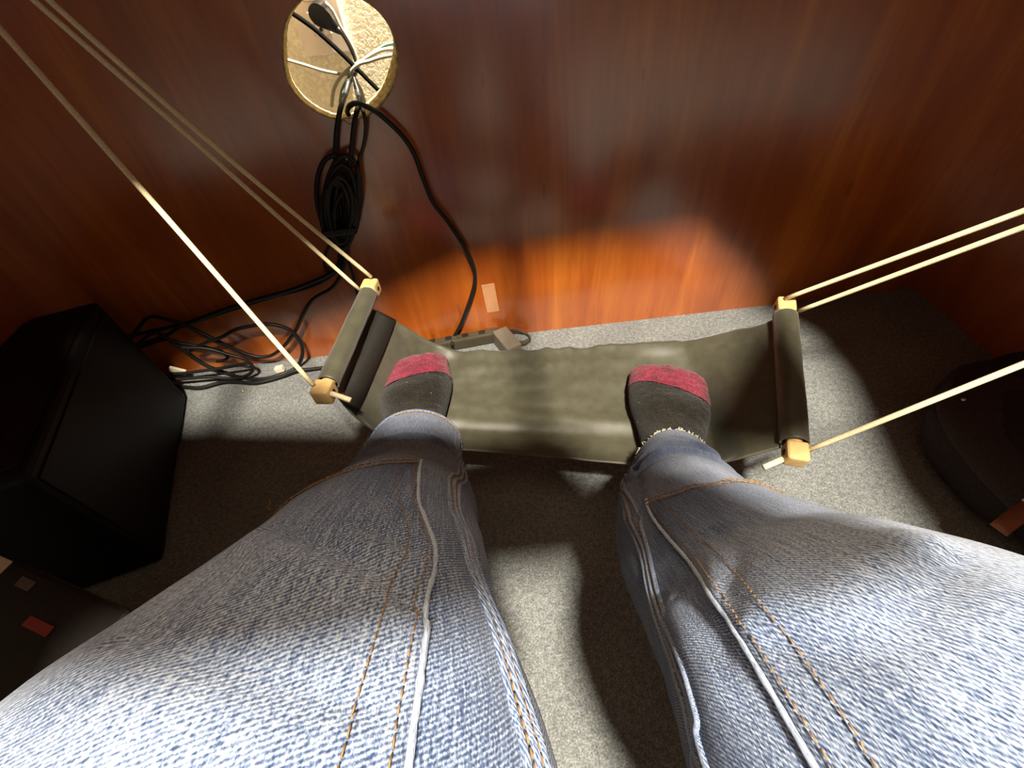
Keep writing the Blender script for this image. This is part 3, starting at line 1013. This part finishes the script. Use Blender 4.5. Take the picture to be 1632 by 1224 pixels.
# dark strip laid over the sling, standing for shade beside the left bar
def shade_strip(i0, i1):
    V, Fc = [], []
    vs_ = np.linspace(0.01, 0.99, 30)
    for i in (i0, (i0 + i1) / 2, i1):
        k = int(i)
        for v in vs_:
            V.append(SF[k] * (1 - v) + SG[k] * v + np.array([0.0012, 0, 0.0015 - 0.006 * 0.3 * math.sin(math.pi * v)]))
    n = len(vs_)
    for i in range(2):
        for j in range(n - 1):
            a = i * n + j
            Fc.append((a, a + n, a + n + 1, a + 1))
    o = mesh_obj('shade_strip', V, Fc, 'strip_shade', ham)
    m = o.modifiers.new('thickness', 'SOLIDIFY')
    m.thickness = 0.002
    o['label'] = 'dark strip painted in as shade beside the left bar'
shade_strip(5, 12)

HL = np.array([-0.470, -0.150, 0.728])
HR = np.array([0.745, -0.575, 0.728])
def cord(name, pts, r=0.0030):
    o = tube(name, pts, r, 'rope', ham, step=0.02, nseg=10)
    return o
# left: far end carries the doubled cord, near end a single cord with a cut tail
cord('cord', [BL[0] + np.array([0.004, 0.004, 0.016]), BL[0] * 0.5 + (HL + np.array([0.012, 0.0, 0])) * 0.5, HL + np.array([0.012, 0.0, 0])])
cord('cord', [BL[0] + np.array([-0.016, -0.012, 0.006]), (BL[0] + np.array([-0.012, -0.008, 0])) * 0.5 + (HL + np.array([-0.004, 0.004, 0])) * 0.5, HL + np.array([-0.004, 0.004, 0])])
cord('cord', [BL[1] + np.array([-0.008, 0.004, 0.014]), BL[1] * 0.5 + (HL + np.array([-0.012, -0.004, 0])) * 0.5, HL + np.array([-0.012, -0.004, 0])])
t1 = cord('cord_tail', [BL[1] + np.array([0.012, -0.004, 0.004]), BL[1] + np.array([0.024, -0.008, 0.000]), BL[1] + np.array([0.036, -0.013, -0.003])], 0.0034)
cord('cord', [BR[0] + np.array([-0.004, 0.000, 0.014]), (BR[0] + HR) * 0.5 + np.array([0, 0.006, 0.004]), HR + np.array([0, 0.010, 0])])
cord('cord', [BR[0] + np.array([0.014, -0.014, 0.000]), (BR[0] + HR) * 0.5 + np.array([0.004, -0.008, 0.002]), HR + np.array([0.004, -0.004, 0])])
cord('cord', [BR[1] + np.array([0.012, 0.002, 0.008]), (BR[1] + HR) * 0.5, HR + np.array([0, -0.012, 0])])
t2 = cord('cord_tail', [BR[1] + np.array([-0.012, 0.002, -0.006]), BR[1] + np.array([-0.024, 0.000, -0.010]), BR[1] + np.array([-0.036, -0.003, -0.012])], 0.0036)
for h in (HL, HR):
    bm = bmesh.new()
    add_box(bm, h + np.array([0, 0, 0.004]), (0.05, 0.05, 0.007), 0.002)
    add_box(bm, h + np.array([0, 0.0, -0.006]), (0.036, 0.008, 0.016), 0.002)
    bm_obj('hook', bm, 'metal', ham)

# ------------------------------------------------------------ cables
CAB = {
    'black_thin': [[-0.2476, 0.05, 0.5792], [-0.2364, 0.05, 0.5702], [-0.2167, 0.05, 0.5536], [-0.2006, 0.05, 0.536], [-0.1843, 0.05, 0.5166], [-0.1697, 0.05, 0.4977], [-0.1523, 0.05, 0.4752], [-0.1351, 0.05, 0.453]],
    'plugcord': [[-0.186, 0.06, 0.5492], [-0.1814, 0.06, 0.5419], [-0.1769, 0.06, 0.5297], [-0.1741, 0.06, 0.5161], [-0.1737, 0.06, 0.5061], [-0.1791, 0.045, 0.4947], [-0.1754, 0.028, 0.4754], [-0.1723, 0.008, 0.4675], [-0.1674, -0.012, 0.4598], [-0.1693, -0.012, 0.4451], [-0.1801, -0.012, 0.4204], [-0.1987, -0.012, 0.3932]],
    'greyA': [[-0.1912, 0.055, 0.5779], [-0.184, 0.055, 0.5676], [-0.1809, 0.055, 0.5529], [-0.1755, 0.055, 0.5398], [-0.1707, 0.055, 0.524], [-0.1705, 0.055, 0.5068], [-0.1775, 0.055, 0.4948], [-0.1966, 0.045, 0.4795], [-0.2017, 0.025, 0.4707]],
    'greyL': [[-0.2802, 0.06, 0.5236], [-0.2675, 0.06, 0.5187], [-0.2455, 0.06, 0.5104], [-0.2273, 0.06, 0.503], [-0.2081, 0.06, 0.4973], [-0.1937, 0.06, 0.4946], [-0.1822, 0.06, 0.4967]],
    'greyR1': [[-0.0951, 0.052, 0.5175], [-0.1168, 0.052, 0.5198], [-0.1316, 0.052, 0.5197], [-0.1479, 0.052, 0.5152], [-0.163, 0.052, 0.5098], [-0.1765, 0.052, 0.5055], [-0.1907, 0.052, 0.4993], [-0.207, 0.052, 0.488], [-0.2177, 0.052, 0.4758], [-0.2269, 0.052, 0.4575]],
    'greyR2': [[-0.0954, 0.044, 0.5142], [-0.1191, 0.044, 0.514], [-0.1342, 0.044, 0.513], [-0.1529, 0.044, 0.5099], [-0.1653, 0.044, 0.5086], [-0.1797, 0.044, 0.5013], [-0.1797, 0.044, 0.4924], [-0.175, 0.044, 0.4789], [-0.174, 0.044, 0.4654], [-0.1756, 0.044, 0.4531]],
    'teal': [[-0.0936, 0.06, 0.5261], [-0.1162, 0.06, 0.5246], [-0.127, 0.06, 0.5232], [-0.149, 0.06, 0.5149], [-0.1703, 0.06, 0.5051], [-0.1884, 0.06, 0.4921], [-0.1999, 0.06, 0.4814], [-0.2077, 0.06, 0.4727], [-0.2148, 0.06, 0.4596]],
    'out1': [[-0.1879, 0.045, 0.4899], [-0.1925, 0.03, 0.4806], [-0.1949, 0.008, 0.4762], [-0.2015, -0.01, 0.4643], [-0.2162, -0.01, 0.4367], [-0.2315, -0.01, 0.3979], [-0.2398, -0.01, 0.3699], [-0.254, -0.01, 0.308], [-0.266, -0.01, 0.2623], [-0.2926, -0.01, 0.2168], [-0.3511, -0.01, 0.1873], [-0.4292, -0.01, 0.1735], [-0.51, -0.01, 0.158], [-0.5798, -0.01, 0.1432], [-0.638, -0.01, 0.1293], [-0.6858, -0.01, 0.11], [-0.7413, -0.01, 0.0979]],
    'out2': [[-0.18, 0.05, 0.488], [-0.1771, 0.03, 0.4766], [-0.173, 0.008, 0.4708], [-0.1803, -0.016, 0.4574], [-0.1964, -0.016, 0.4236], [-0.2123, -0.016, 0.3887], [-0.2264, -0.016, 0.3508], [-0.2489, -0.016, 0.3105], [-0.2745, -0.016, 0.2545], [-0.3009, -0.016, 0.2165], [-0.3847, -0.016, 0.1891], [-0.4761, -0.016, 0.1728], [-0.5443, -0.016, 0.1584], [-0.616, -0.016, 0.1408], [-0.6973, -0.016, 0.1303], [-0.7441, -0.016, 0.1259]],
    'out3': [[-0.1965, -0.02, 0.3961], [-0.2073, -0.02, 0.3605], [-0.2193, -0.02, 0.3308], [-0.2399, -0.02, 0.2979], [-0.2601, -0.02, 0.2649], [-0.283, -0.02, 0.2194], [-0.3143, -0.02, 0.1851], [-0.358, -0.02, 0.1651], [-0.3908, -0.02, 0.1332], [-0.4239, -0.02, 0.0942], [-0.4651, -0.02, 0.0572], [-0.5031, -0.02, 0.0358], [-0.5338, -0.02, 0.0388], [-0.5633, -0.02, 0.0636], [-0.5928, -0.02, 0.1013], [-0.6244, -0.02, 0.1406], [-0.6497, -0.02, 0.1585], [-0.6785, -0.02, 0.1642]],
    'out4': [[-0.1946, 0.012, 0.4555], [-0.1946, 0.006, 0.4606], [-0.183, -0.012, 0.4725], [-0.1716, -0.012, 0.4745], [-0.16, -0.012, 0.4686], [-0.1453, -0.012, 0.4575], [-0.1213, -0.012, 0.4273], [-0.1092, -0.012, 0.3992], [-0.1034, -0.012, 0.3602], [-0.0963, -0.012, 0.321], [-0.0772, -0.012, 0.2818], [-0.0591, -0.012, 0.2372], [-0.0478, -0.012, 0.1966], [-0.0479, -0.012, 0.1617], [-0.0627, -0.012, 0.1191], [-0.0914, -0.012, 0.0581], [-0.1158, -0.012, 0.0176], [-0.115, -0.045, 0.03]],
    'coil1': [[-0.215, -0.014, 0.3402], [-0.2245, -0.014, 0.3123], [-0.2382, -0.014, 0.2881], [-0.254, -0.014, 0.272], [-0.269, -0.014, 0.2674], [-0.2806, -0.014, 0.2754], [-0.2865, -0.014, 0.2941], [-0.2862, -0.014, 0.3197], [-0.28, -0.014, 0.3478], [-0.2694, -0.014, 0.3738], [-0.2561, -0.014, 0.3942], [-0.2421, -0.014, 0.4068], [-0.2291, -0.014, 0.4103], [-0.2187, -0.014, 0.4043], [-0.2123, -0.014, 0.3894], [-0.2109, -0.014, 0.3671]],
    'coil2': [[-0.2541, -0.021, 0.2826], [-0.2674, -0.021, 0.2737], [-0.277, -0.021, 0.2754], [-0.2811, -0.021, 0.2874], [-0.2793, -0.021, 0.3072], [-0.2721, -0.021, 0.3312], [-0.261, -0.021, 0.3552], [-0.2479, -0.021, 0.3759], [-0.2347, -0.021, 0.3906], [-0.2232, -0.021, 0.3976], [-0.2146, -0.021, 0.3962], [-0.2103, -0.021, 0.3866], [-0.2107, -0.021, 0.3698], [-0.2162, -0.021, 0.3477], [-0.2262, -0.021, 0.3233], [-0.2396, -0.021, 0.3002]],
    'coil3': [[-0.2804, -0.028, 0.2719], [-0.2844, -0.028, 0.2865], [-0.2835, -0.028, 0.3063], [-0.278, -0.028, 0.3277], [-0.269, -0.028, 0.3475], [-0.2579, -0.028, 0.363], [-0.2464, -0.028, 0.3723], [-0.236, -0.028, 0.3742], [-0.2281, -0.028, 0.3687], [-0.2236, -0.028, 0.3563], [-0.2233, -0.028, 0.3385], [-0.2276, -0.028, 0.3175], [-0.2361, -0.028, 0.2964], [-0.2475, -0.028, 0.2787], [-0.2601, -0.028, 0.2675], [-0.2718, -0.028, 0.2651]],
    'coil4': [[-0.274, -0.018, 0.3337], [-0.26, -0.018, 0.3621], [-0.2439, -0.018, 0.3859], [-0.2281, -0.018, 0.4022], [-0.2144, -0.018, 0.4095], [-0.2046, -0.018, 0.407], [-0.1999, -0.018, 0.3949], [-0.201, -0.018, 0.3745], [-0.2082, -0.018, 0.348], [-0.2209, -0.018, 0.3188], [-0.2375, -0.018, 0.2914], [-0.2554, -0.018, 0.2709], [-0.2715, -0.018, 0.2612], [-0.2827, -0.018, 0.2646], [-0.2868, -0.018, 0.2802], [-0.2836, -0.018, 0.3048]],
    'coil5': [[-0.2395, -0.031, 0.3038], [-0.2483, -0.031, 0.2877], [-0.2572, -0.031, 0.2782], [-0.2646, -0.031, 0.2771], [-0.2692, -0.031, 0.2846], [-0.2702, -0.031, 0.2992], [-0.2677, -0.031, 0.3182], [-0.2622, -0.031, 0.3385], [-0.2547, -0.031, 0.3568], [-0.2463, -0.031, 0.3708], [-0.2383, -0.031, 0.3787], [-0.2317, -0.031, 0.3796], [-0.2273, -0.031, 0.3735], [-0.2257, -0.031, 0.3609], [-0.2274, -0.031, 0.3435], [-0.2321, -0.031, 0.3234]],
    'coil6': [[-0.241, -0.026, 0.2863], [-0.2535, -0.026, 0.2708], [-0.2651, -0.026, 0.2617], [-0.2738, -0.026, 0.2608], [-0.278, -0.026, 0.2682], [-0.2773, -0.026, 0.2825], [-0.2717, -0.026, 0.301], [-0.2626, -0.026, 0.3207], [-0.2513, -0.026, 0.3386], [-0.2397, -0.026, 0.3522], [-0.2293, -0.026, 0.3598], [-0.2214, -0.026, 0.3605], [-0.2172, -0.026, 0.3544], [-0.2171, -0.026, 0.342], [-0.2215, -0.026, 0.3249], [-0.2298, -0.026, 0.3054]],
    'smallcoil': [[-0.2868, -0.012, 0.2274], [-0.2993, -0.012, 0.2161], [-0.3098, -0.012, 0.2123], [-0.3152, -0.012, 0.2174], [-0.3141, -0.012, 0.2296], [-0.3069, -0.012, 0.2454], [-0.2958, -0.012, 0.2604], [-0.2838, -0.012, 0.2708], [-0.2739, -0.012, 0.2742], [-0.2686, -0.012, 0.2697], [-0.2692, -0.012, 0.2583], [-0.2758, -0.012, 0.2429]],
    'down': [[-0.2665, -0.012, 0.2536], [-0.2697, -0.012, 0.2284], [-0.2716, -0.012, 0.199], [-0.2755, -0.012, 0.177], [-0.2799, -0.012, 0.142], [-0.2912, -0.012, 0.096]],
    'f2': [[-0.6434, -0.028, 0.0805], [-0.6033, -0.028, 0.0964], [-0.5683, -0.028, 0.1046], [-0.53, -0.028, 0.1198], [-0.498, -0.028, 0.1241], [-0.468, -0.028, 0.1248], [-0.4424, -0.028, 0.1158], [-0.4252, -0.028, 0.0962], [-0.4231, -0.028, 0.063], [-0.436, -0.028, 0.0303], [-0.4592, -0.0333, 0.006], [-0.4873, -0.0498, 0.006], [-0.5281, -0.0565, 0.006], [-0.5751, -0.0433, 0.006], [-0.6149, -0.028, 0.0138], [-0.6366, -0.028, 0.0358], [-0.6488, -0.028, 0.0614], [-0.6618, -0.028, 0.1], [-0.6791, -0.028, 0.1345]],
    'f3': [[-0.6777, -0.022, 0.1106], [-0.6556, -0.022, 0.0977], [-0.6315, -0.022, 0.087], [-0.604, -0.022, 0.0743], [-0.5889, -0.022, 0.0605], [-0.5875, -0.022, 0.0458], [-0.6028, -0.022, 0.0393], [-0.6157, -0.022, 0.039]],
    'f4': [[-0.6372, -0.05, 0.1084], [-0.5917, -0.05, 0.0986], [-0.5567, -0.05, 0.0751], [-0.5372, -0.05, 0.0621], [-0.5302, -0.05, 0.0435], [-0.5367, -0.05, 0.0267], [-0.5556, -0.05, 0.0145], [-0.5876, -0.05, 0.0106], [-0.6279, -0.05, 0.022], [-0.6642, -0.05, 0.025], [-0.6926, -0.05, 0.0267], [-0.7164, -0.05, 0.0322]],
    'f6': [[-0.7187, -0.05, 0.0123], [-0.6931, -0.0553, 0.009], [-0.6511, -0.0646, 0.009], [-0.6016, -0.0551, 0.009], [-0.5336, -0.0686, 0.009], [-0.4834, -0.0591, 0.009], [-0.4521, -0.05, 0.0128], [-0.4106, -0.05, 0.0196], [-0.3733, -0.05, 0.024]],
    'f7': [[-0.5415, -0.04, 0.0398], [-0.5815, -0.04, 0.0359], [-0.6143, -0.04, 0.0337], [-0.6464, -0.04, 0.033], [-0.6786, -0.04, 0.0322], [-0.7081, -0.04, 0.0356]],
    'tag1': [[-0.6951, -0.03, 0.0353]],
    'tag2': [[-0.4927, -0.0301, 0.006]],
}

CAB['f6'] = CAB['f6'][:-2] + [[-0.420, -0.046, 0.008], [-0.360, -0.040, 0.005], [-0.285, -0.030, 0.006], [-0.190, -0.026, 0.012]]
CAB['out3'] += [[-0.73, -0.035, 0.13]]
CAB['f2'] += [[-0.72, -0.045, 0.12]]
CAB['f3'] = [[-0.73, -0.040, 0.11]] + CAB['f3']

def cable(key, name, label, r, mat='rubber', cat='cable', group=None, closed=False, parent=None):
    o = tube(name, CAB[key], r, mat, parent, closed)
    if parent is None:
        tag(o, label, cat, group)
    return o

cable('black_thin', 'cable', 'thin black cable running diagonally across the wall outlet', 0.0032, 'thin_black')
cable('greyL', 'cable', 'grey cable coming in from the left edge of the desk hole', 0.0022, 'grey_cable')
cable('greyR1', 'cable', 'upper grey cable entering the hole from its right edge and looping down left', 0.0025, 'grey_cable')
cable('greyR2', 'cable', 'lower grey cable entering the hole from its right edge and dropping to the sill', 0.0026, 'grey_cable')
cable('teal', 'cable', 'greenish teal cable at the right edge of the desk hole', 0.0022, 'teal_cable')
cable('greyA', 'cable', 'pale grey cable curving over the black plug', 0.0022, 'grey_cable')

pc = thing('power_cable', 'black cable plugged into the wall outlet and hanging out over the hole sill', 'cable', (-0.205, 0.09, 0.56))
tube('sheath', CAB['plugcord'], 0.0028, 'plug', pc)
# flat round plug body tapering to the cord
pl = [((-0.2095, 0.5650), 0.0135), ((-0.2075, 0.5630), 0.0142), ((-0.2020, 0.5585), 0.0122), ((-0.1955, 0.5525), 0.0085), ((-0.1905, 0.5465), 0.0056), ((-0.1868, 0.5420), 0.0038)]
bm = bmesh.new()
for (cx, cz), r in pl:
    mt = Matrix.Translation((cx, 0.080, cz)) @ Matrix.Rotation(math.pi / 2, 4, 'X')
    bmesh.ops.create_cone(bm, cap_ends=True, segments=24, radius1=r, radius2=r * 0.88, depth=0.026 if r > 0.012 else 0.022 * (0.4 + r / 0.02), matrix=mt)
hull = bmesh.ops.convex_hull(bm, input=bm.verts)
bmesh.ops.delete(bm, geom=list(set(hull['geom_interior']) | set(hull['geom_unused'])), context='VERTS')
bm_obj('plug', bm, 'plug', pc)
for sx in (-0.0063, 0.0063):
    box('prong', (-0.206 + sx, 0.0955, 0.5935 - 0.027), (0.0015, 0.009, 0.006), 'metal', pc)

cable('out1', 'cable', 'black cable leaving the left of the hole sill, upper of two swinging left', 0.0038)
cable('out2', 'cable', 'black cable leaving the middle of the hole sill, lower of two swinging left', 0.0038)
cable('out3', 'cable', 'black cable from the hank making a long dip under the single cord', 0.0036)
cable('out4', 'cable', 'single black cable arching right from the hole down to the power strip', 0.0037)

hank = thing('cable_hank', 'dark hank of coiled black cable hanging under the hole against the panel', 'cable', (-0.245, -0.015, 0.26))
for k in ('coil1', 'coil2', 'coil3', 'coil4', 'coil5', 'coil6'):
    tube('coil', CAB[k], 0.0037, 'rubber', hank, closed=True)
rc = random.Random(3)
for i in range(6):                                  # inner turns of the hank
    a0, sx, sz = rc.uniform(0, 6.28), rc.uniform(0.010, 0.024), rc.uniform(0.040, 0.058)
    cx, cz = -0.249 + rc.uniform(-0.006, 0.006), 0.325 + rc.uniform(-0.012, 0.012)
    tube('coil', [(cx + sx * math.cos(a0 + j * 0.5236) + 0.34 * sz * math.sin(a0 + j * 0.5236), -0.010 - 0.004 * i + 0.003 * math.sin(j), cz + sz * math.sin(a0 + j * 0.5236)) for j in range(12)], 0.0036, 'rubber', hank, closed=True)
tube('coil', CAB['smallcoil'], 0.0025, 'rubber', hank, closed=True)
bm = bmesh.new()
add_box(bm, (-0.258, -0.020, 0.298), (0.058, 0.034, 0.012), 0.004, None)
bm_obj('tie', bm, 'rubber', hank)
cable('down', 'cable', 'short black cable end dropping from the hank behind the hammock bar', 0.0028)
cable('f2', 'cable', 'black cable making a large loop in front of the panel at floor level', 0.0038)
cable('f3', 'cable', 'short black cable with a pale tip curling inside the floor loop', 0.0032)
cable('f4', 'cable', 'black cable doubling back on the carpet below the large loop', 0.0034)
cable('f6', 'cable', 'black cable lying lowest on the carpet toward the hammock bar', 0.0036)
cable('f7', 'cable', 'straight black cable along the foot of the panel to the left tag', 0.0033)

def tagbox(name, c, s, yaw, label):
    o = box(name, (0, 0, 0), s, 'tag', None, 0.0015)
    o.location = c
    o.rotation_euler = (0, math.radians(yaw), 0)
    tag(o, label, 'tag')
tagbox('cable_tag', (-0.695, -0.034, 0.036), (0.030, 0.006, 0.014), 33, 'white tag on the cables at the corner of the black tower')
tagbox('cable_tag', (-0.4927, -0.033, 0.0075), (0.018, 0.012, 0.012), -8, 'small white tag on the carpet cables left of the hammock bar')

# ------------------------------------------------------------ power strip on the carpet behind the hammock
ps = thing('power_strip', 'flat dark power strip lying against the foot of the desk panel behind the hammock', 'power strip', (-0.09, -0.035, 0))
rot = Matrix.Rotation(math.radians(6), 3, 'Z')
box('body', (-0.101, -0.019, 0.013), (0.172, 0.022, 0.026), 'strip_body', ps, 0.004, rot)
for i in range(4):
    box('socket', (-0.160 + 0.036 * i, -0.0215 + 0.0035 * i, 0.0262), (0.014, 0.011, 0.002), 'case_lid', ps, 0.0006, rot)
ad = box('adapter', (0.0, 0.0, 0.0), (0.034, 0.068, 0.036), 'strip_light', None, 0.004)
ad.location = (0.0, -0.048, 0.0185)
ad.rotation_euler = (0, 0, math.radians(24))
tag(ad, 'taupe power adapter block lying at the right end of the power strip', 'adapter')
lp = tube('cable', [(-0.002, -0.022, 0.03), (0.012, -0.010, 0.022), (0.030, -0.006, 0.012), (0.046, -0.012, 0.006), (0.050, -0.026, 0.005), (0.040, -0.040, 0.006), (0.022, -0.046, 0.010), (0.012, -0.052, 0.014)], 0.0026, 'strip_body')
tag(lp, 'short loop of dark cable at the right side of the taupe adapter', 'cable')
lp2 = tube('cable', [(0.050, -0.030, 0.0050), (0.036, -0.034, 0.005), (0.022, -0.036, 0.008), (0.014, -0.040, 0.012)], 0.0034, 'strip_body')
tag(lp2, 'thicker stub of cable lying inside the loop beside the taupe adapter', 'cable')

# ------------------------------------------------------------ black tower on the left
tw = thing('computer_tower', 'black computer tower standing on the carpet left of the cables', 'computer', (-0.70, -0.30, 0))
def tower():
    yaw = math.radians(16.8)
    R = Matrix.Rotation(yaw, 3, 'Z')
    # right side face runs from (-0.672,-0.085) to (-0.545,-0.505); depth 0.42, width 0.19, height 0.26
    c0 = Vector((-0.6205, -0.258, 0)) + R @ Vector((-0.0955, 0, 0))
    def place(name, c, s, mat, parent, bev):
        bm = bmesh.new()
        add_box(bm, c, s, bev)
        bmesh.ops.rotate(bm, cent=(0, 0, 0), matrix=R, verts=bm.verts)
        bmesh.ops.translate(bm, vec=c0, verts=bm.verts)
        return bm_obj(name, bm, mat, parent)
    b = place('body', (0, 0, 0.128), (0.188, 0.37, 0.248), 'case', tw, 0.008)
    place('side_panel', (0.0945, -0.005, 0.128), (0.003, 0.34, 0.215), 'case', tw, 0.001)
    place('top_cover', (0, 0.0, 0.2535), (0.170, 0.33, 0.004), 'case', tw, 0.0015)
    for x in (-0.075, 0.075):
        for y in (-0.155, 0.155):
            place('foot', (x, y, 0.003), (0.03, 0.03, 0.006), 'case', tw, 0.001)
tower()

# low dark case nearer to the sitter
cs = thing('storage_case', 'black case with white, grey and red labels at the left edge beside the knee', 'case', (-0.56, -0.63, 0))
def case():
    R = Matrix.Rotation(math.radians(-23), 3, 'Z')
    n = R @ Vector((0, 1, 0))
    c0 = Vector((-0.555, -0.517, 0)) - n * 0.102
    def place(name, c, s, mat, parent, bev):
        bm = bmesh.new()
        add_box(bm, c, s, bev)
        bmesh.ops.rotate(bm, cent=(0, 0, 0), matrix=R, verts=bm.verts)
        bmesh.ops.translate(bm, vec=c0, verts=bm.verts)
        return bm_obj(name, bm, mat, parent)
    def at(x, y):
        return R.transposed() @ (Vector((x, y, 0)) - c0)
    place('body', (0.036, 0, 0.093), (0.230, 0.190, 0.186), 'case', cs, 0.008)
    lid = place('lid', (0.036, 0, 0.192), (0.240, 0.204, 0.014), 'case_lid', cs, 0.005)
    for nm, x, y, sz, mt in (('white_label', -0.592, -0.512, (0.026, 0.015, 0.0012), 'tag'), ('grey_label', -0.545, -0.538, (0.022, 0.010, 0.0012), 'greylabel'), ('red_label', -0.502, -0.584, (0.036, 0.010, 0.0012), 'red')):
        q = at(x, y)
        place(nm, (q.x, q.y, 0.1995), sz, mt, lid, 0.0003)
    place('latch', (0.152, 0.0, 0.170), (0.008, 0.04, 0.03), 'case', cs, 0.002)
case()

# bag at the right
bg = thing('bag', 'dark brown canvas bag with tan leather straps on the carpet at the right edge', 'bag', (0.80, -0.47, 0))
def blob(name, c, s, mat, parent, seed, amp=0.012, pw=0.7, nu=48, nv=28, tilt=0.0):
    V, Fc = [], []
    for i in range(nv + 1):
        ph = -math.pi / 2 + math.pi * i / nv
        for j in range(nu):
            a = 2 * math.pi * j / nu
            f = lambda q: math.copysign(abs(q) ** pw, q)
            x, y, z = f(math.cos(ph)) * f(math.cos(a)), f(math.cos(ph)) * f(math.sin(a)), f(math.sin(ph))
            k = 1 + amp * 8 * nz(x * 1.4 + seed, y * 1.4, z * 1.4) + amp * 3 * nz(x * 4, y * 4 + seed, z * 4)
            p = Vector((x * s[0] * k, y * s[1] * k, z * s[2] * k))
            p.rotate(Matrix.Rotation(tilt, 3, 'Z'))
            V.append((p.x + c[0], p.y + c[1], max(0.001, p.z + c[2])))
    for i in range(nv):
        for j in range(nu):
            j2 = (j + 1) % nu
            Fc.append((i * nu + j, i * nu + j2, (i + 1) * nu + j2, (i + 1) * nu + j))
    return mesh_obj(name, V, Fc, mat, parent)
blob('body', (0.815, -0.470, 0.075), (0.185, 0.165, 0.078), 'bag', bg, 1.0, 0.012)
pk = blob('pocket', (0.672, -0.455, 0.058), (0.056, 0.098, 0.056), 'bag', bg, 3.0, 0.010, 0.75)
def sheet(name, rows, mat, parent, th=0.003):
    V, Fc = [], []
    n = len(rows[0])
    for r in rows:
        V += [tuple(p) for p in r]
    for i in range(len(rows) - 1):
        for j in range(n - 1):
            a = i * n + j
            Fc.append((a, a + 1, a + n + 1, a + n))
    o = mesh_obj(name, V, Fc, mat, parent)
    m = o.modifiers.new('thickness', 'SOLIDIFY'); m.thickness = th
    m2 = o.modifiers.new('soft', 'SUBSURF'); m2.levels = 2; m2.render_levels = 2
    return o
fl = sheet('flap', [[(0.720, -0.350, 0.140), (0.672, -0.356, 0.132), (0.628, -0.366, 0.112), (0.618, -0.372, 0.094)],
                    [(0.724, -0.422, 0.148), (0.674, -0.430, 0.140), (0.616, -0.440, 0.116), (0.602, -0.446, 0.086)],
                    [(0.730, -0.510, 0.146), (0.680, -0.516, 0.136), (0.624, -0.522, 0.108), (0.612, -0.526, 0.076)],
                    [(0.730, -0.566, 0.130), (0.690, -0.570, 0.120), (0.646, -0.574, 0.094), (0.636, -0.576, 0.066)]], 'bag_flap', bg)
bm = bmesh.new()
bmesh.ops.create_uvsphere(bm, u_segments=10, v_segments=6, radius=0.003, matrix=Matrix.Translation((0.640, -0.388, 0.121)))
bm_obj('rivet', bm, 'metal', fl, True)
def strap(pts, w_, mat, name='strap'):
    P = smooth_path(pts, 0.006)
    T = np.gradient(P, axis=0)
    V, Fc = [], []
    for p, t in zip(P, T):
        s = np.cross(t, [0.3, 0.1, 1.0]); s /= np.linalg.norm(s)
        V += [tuple(p - s * w_), tuple(p), tuple(p + s * w_)]
    for i in range(len(P) - 1):
        for j in range(2):
            a = i * 3 + j
            Fc.append((a, a + 1, a + 4, a + 3))
    o = mesh_obj(name, V, Fc, mat, bg)
    m = o.modifiers.new('thickness', 'SOLIDIFY'); m.thickness = 0.0028; m.offset = 0
    o['label'] = 'tan leather strap'
    return o
st1 = strap([(0.568, -0.562, 0.092), (0.586, -0.554, 0.100), (0.608, -0.546, 0.106), (0.640, -0.538, 0.110)], 0.0090, 'leather')
bm = bmesh.new()
add_box(bm, (0.612, -0.545, 0.109), (0.008, 0.022, 0.004), 0.001, Matrix.Rotation(math.radians(-15), 3, 'Y'))
bm_obj('buckle', bm, 'metal', st1)
strap([(0.556, -0.616, 0.074), (0.572, -0.608, 0.082), (0.592, -0.600, 0.088), (0.622, -0.592, 0.092)], 0.012, 'leather')

# bits of lint on the carpet
def fleck(pts, r, label):
    o = tube('straw_fleck', pts, r, 'straw', step=0.003, nseg=6)
    tag(o, label, 'lint')
fleck([(-0.428, -0.350, 0.003), (-0.424, -0.357, 0.005), (-0.427, -0.364, 0.003), (-0.421, -0.369, 0.002)], 0.0013, 'curled straw fleck lying on the dark carpet left of the left shin')
fleck([(-0.562, -0.078, 0.002), (-0.560, -0.082, 0.003), (-0.557, -0.084, 0.002)], 0.0016, 'tiny pale crumb on the carpet below the cables')
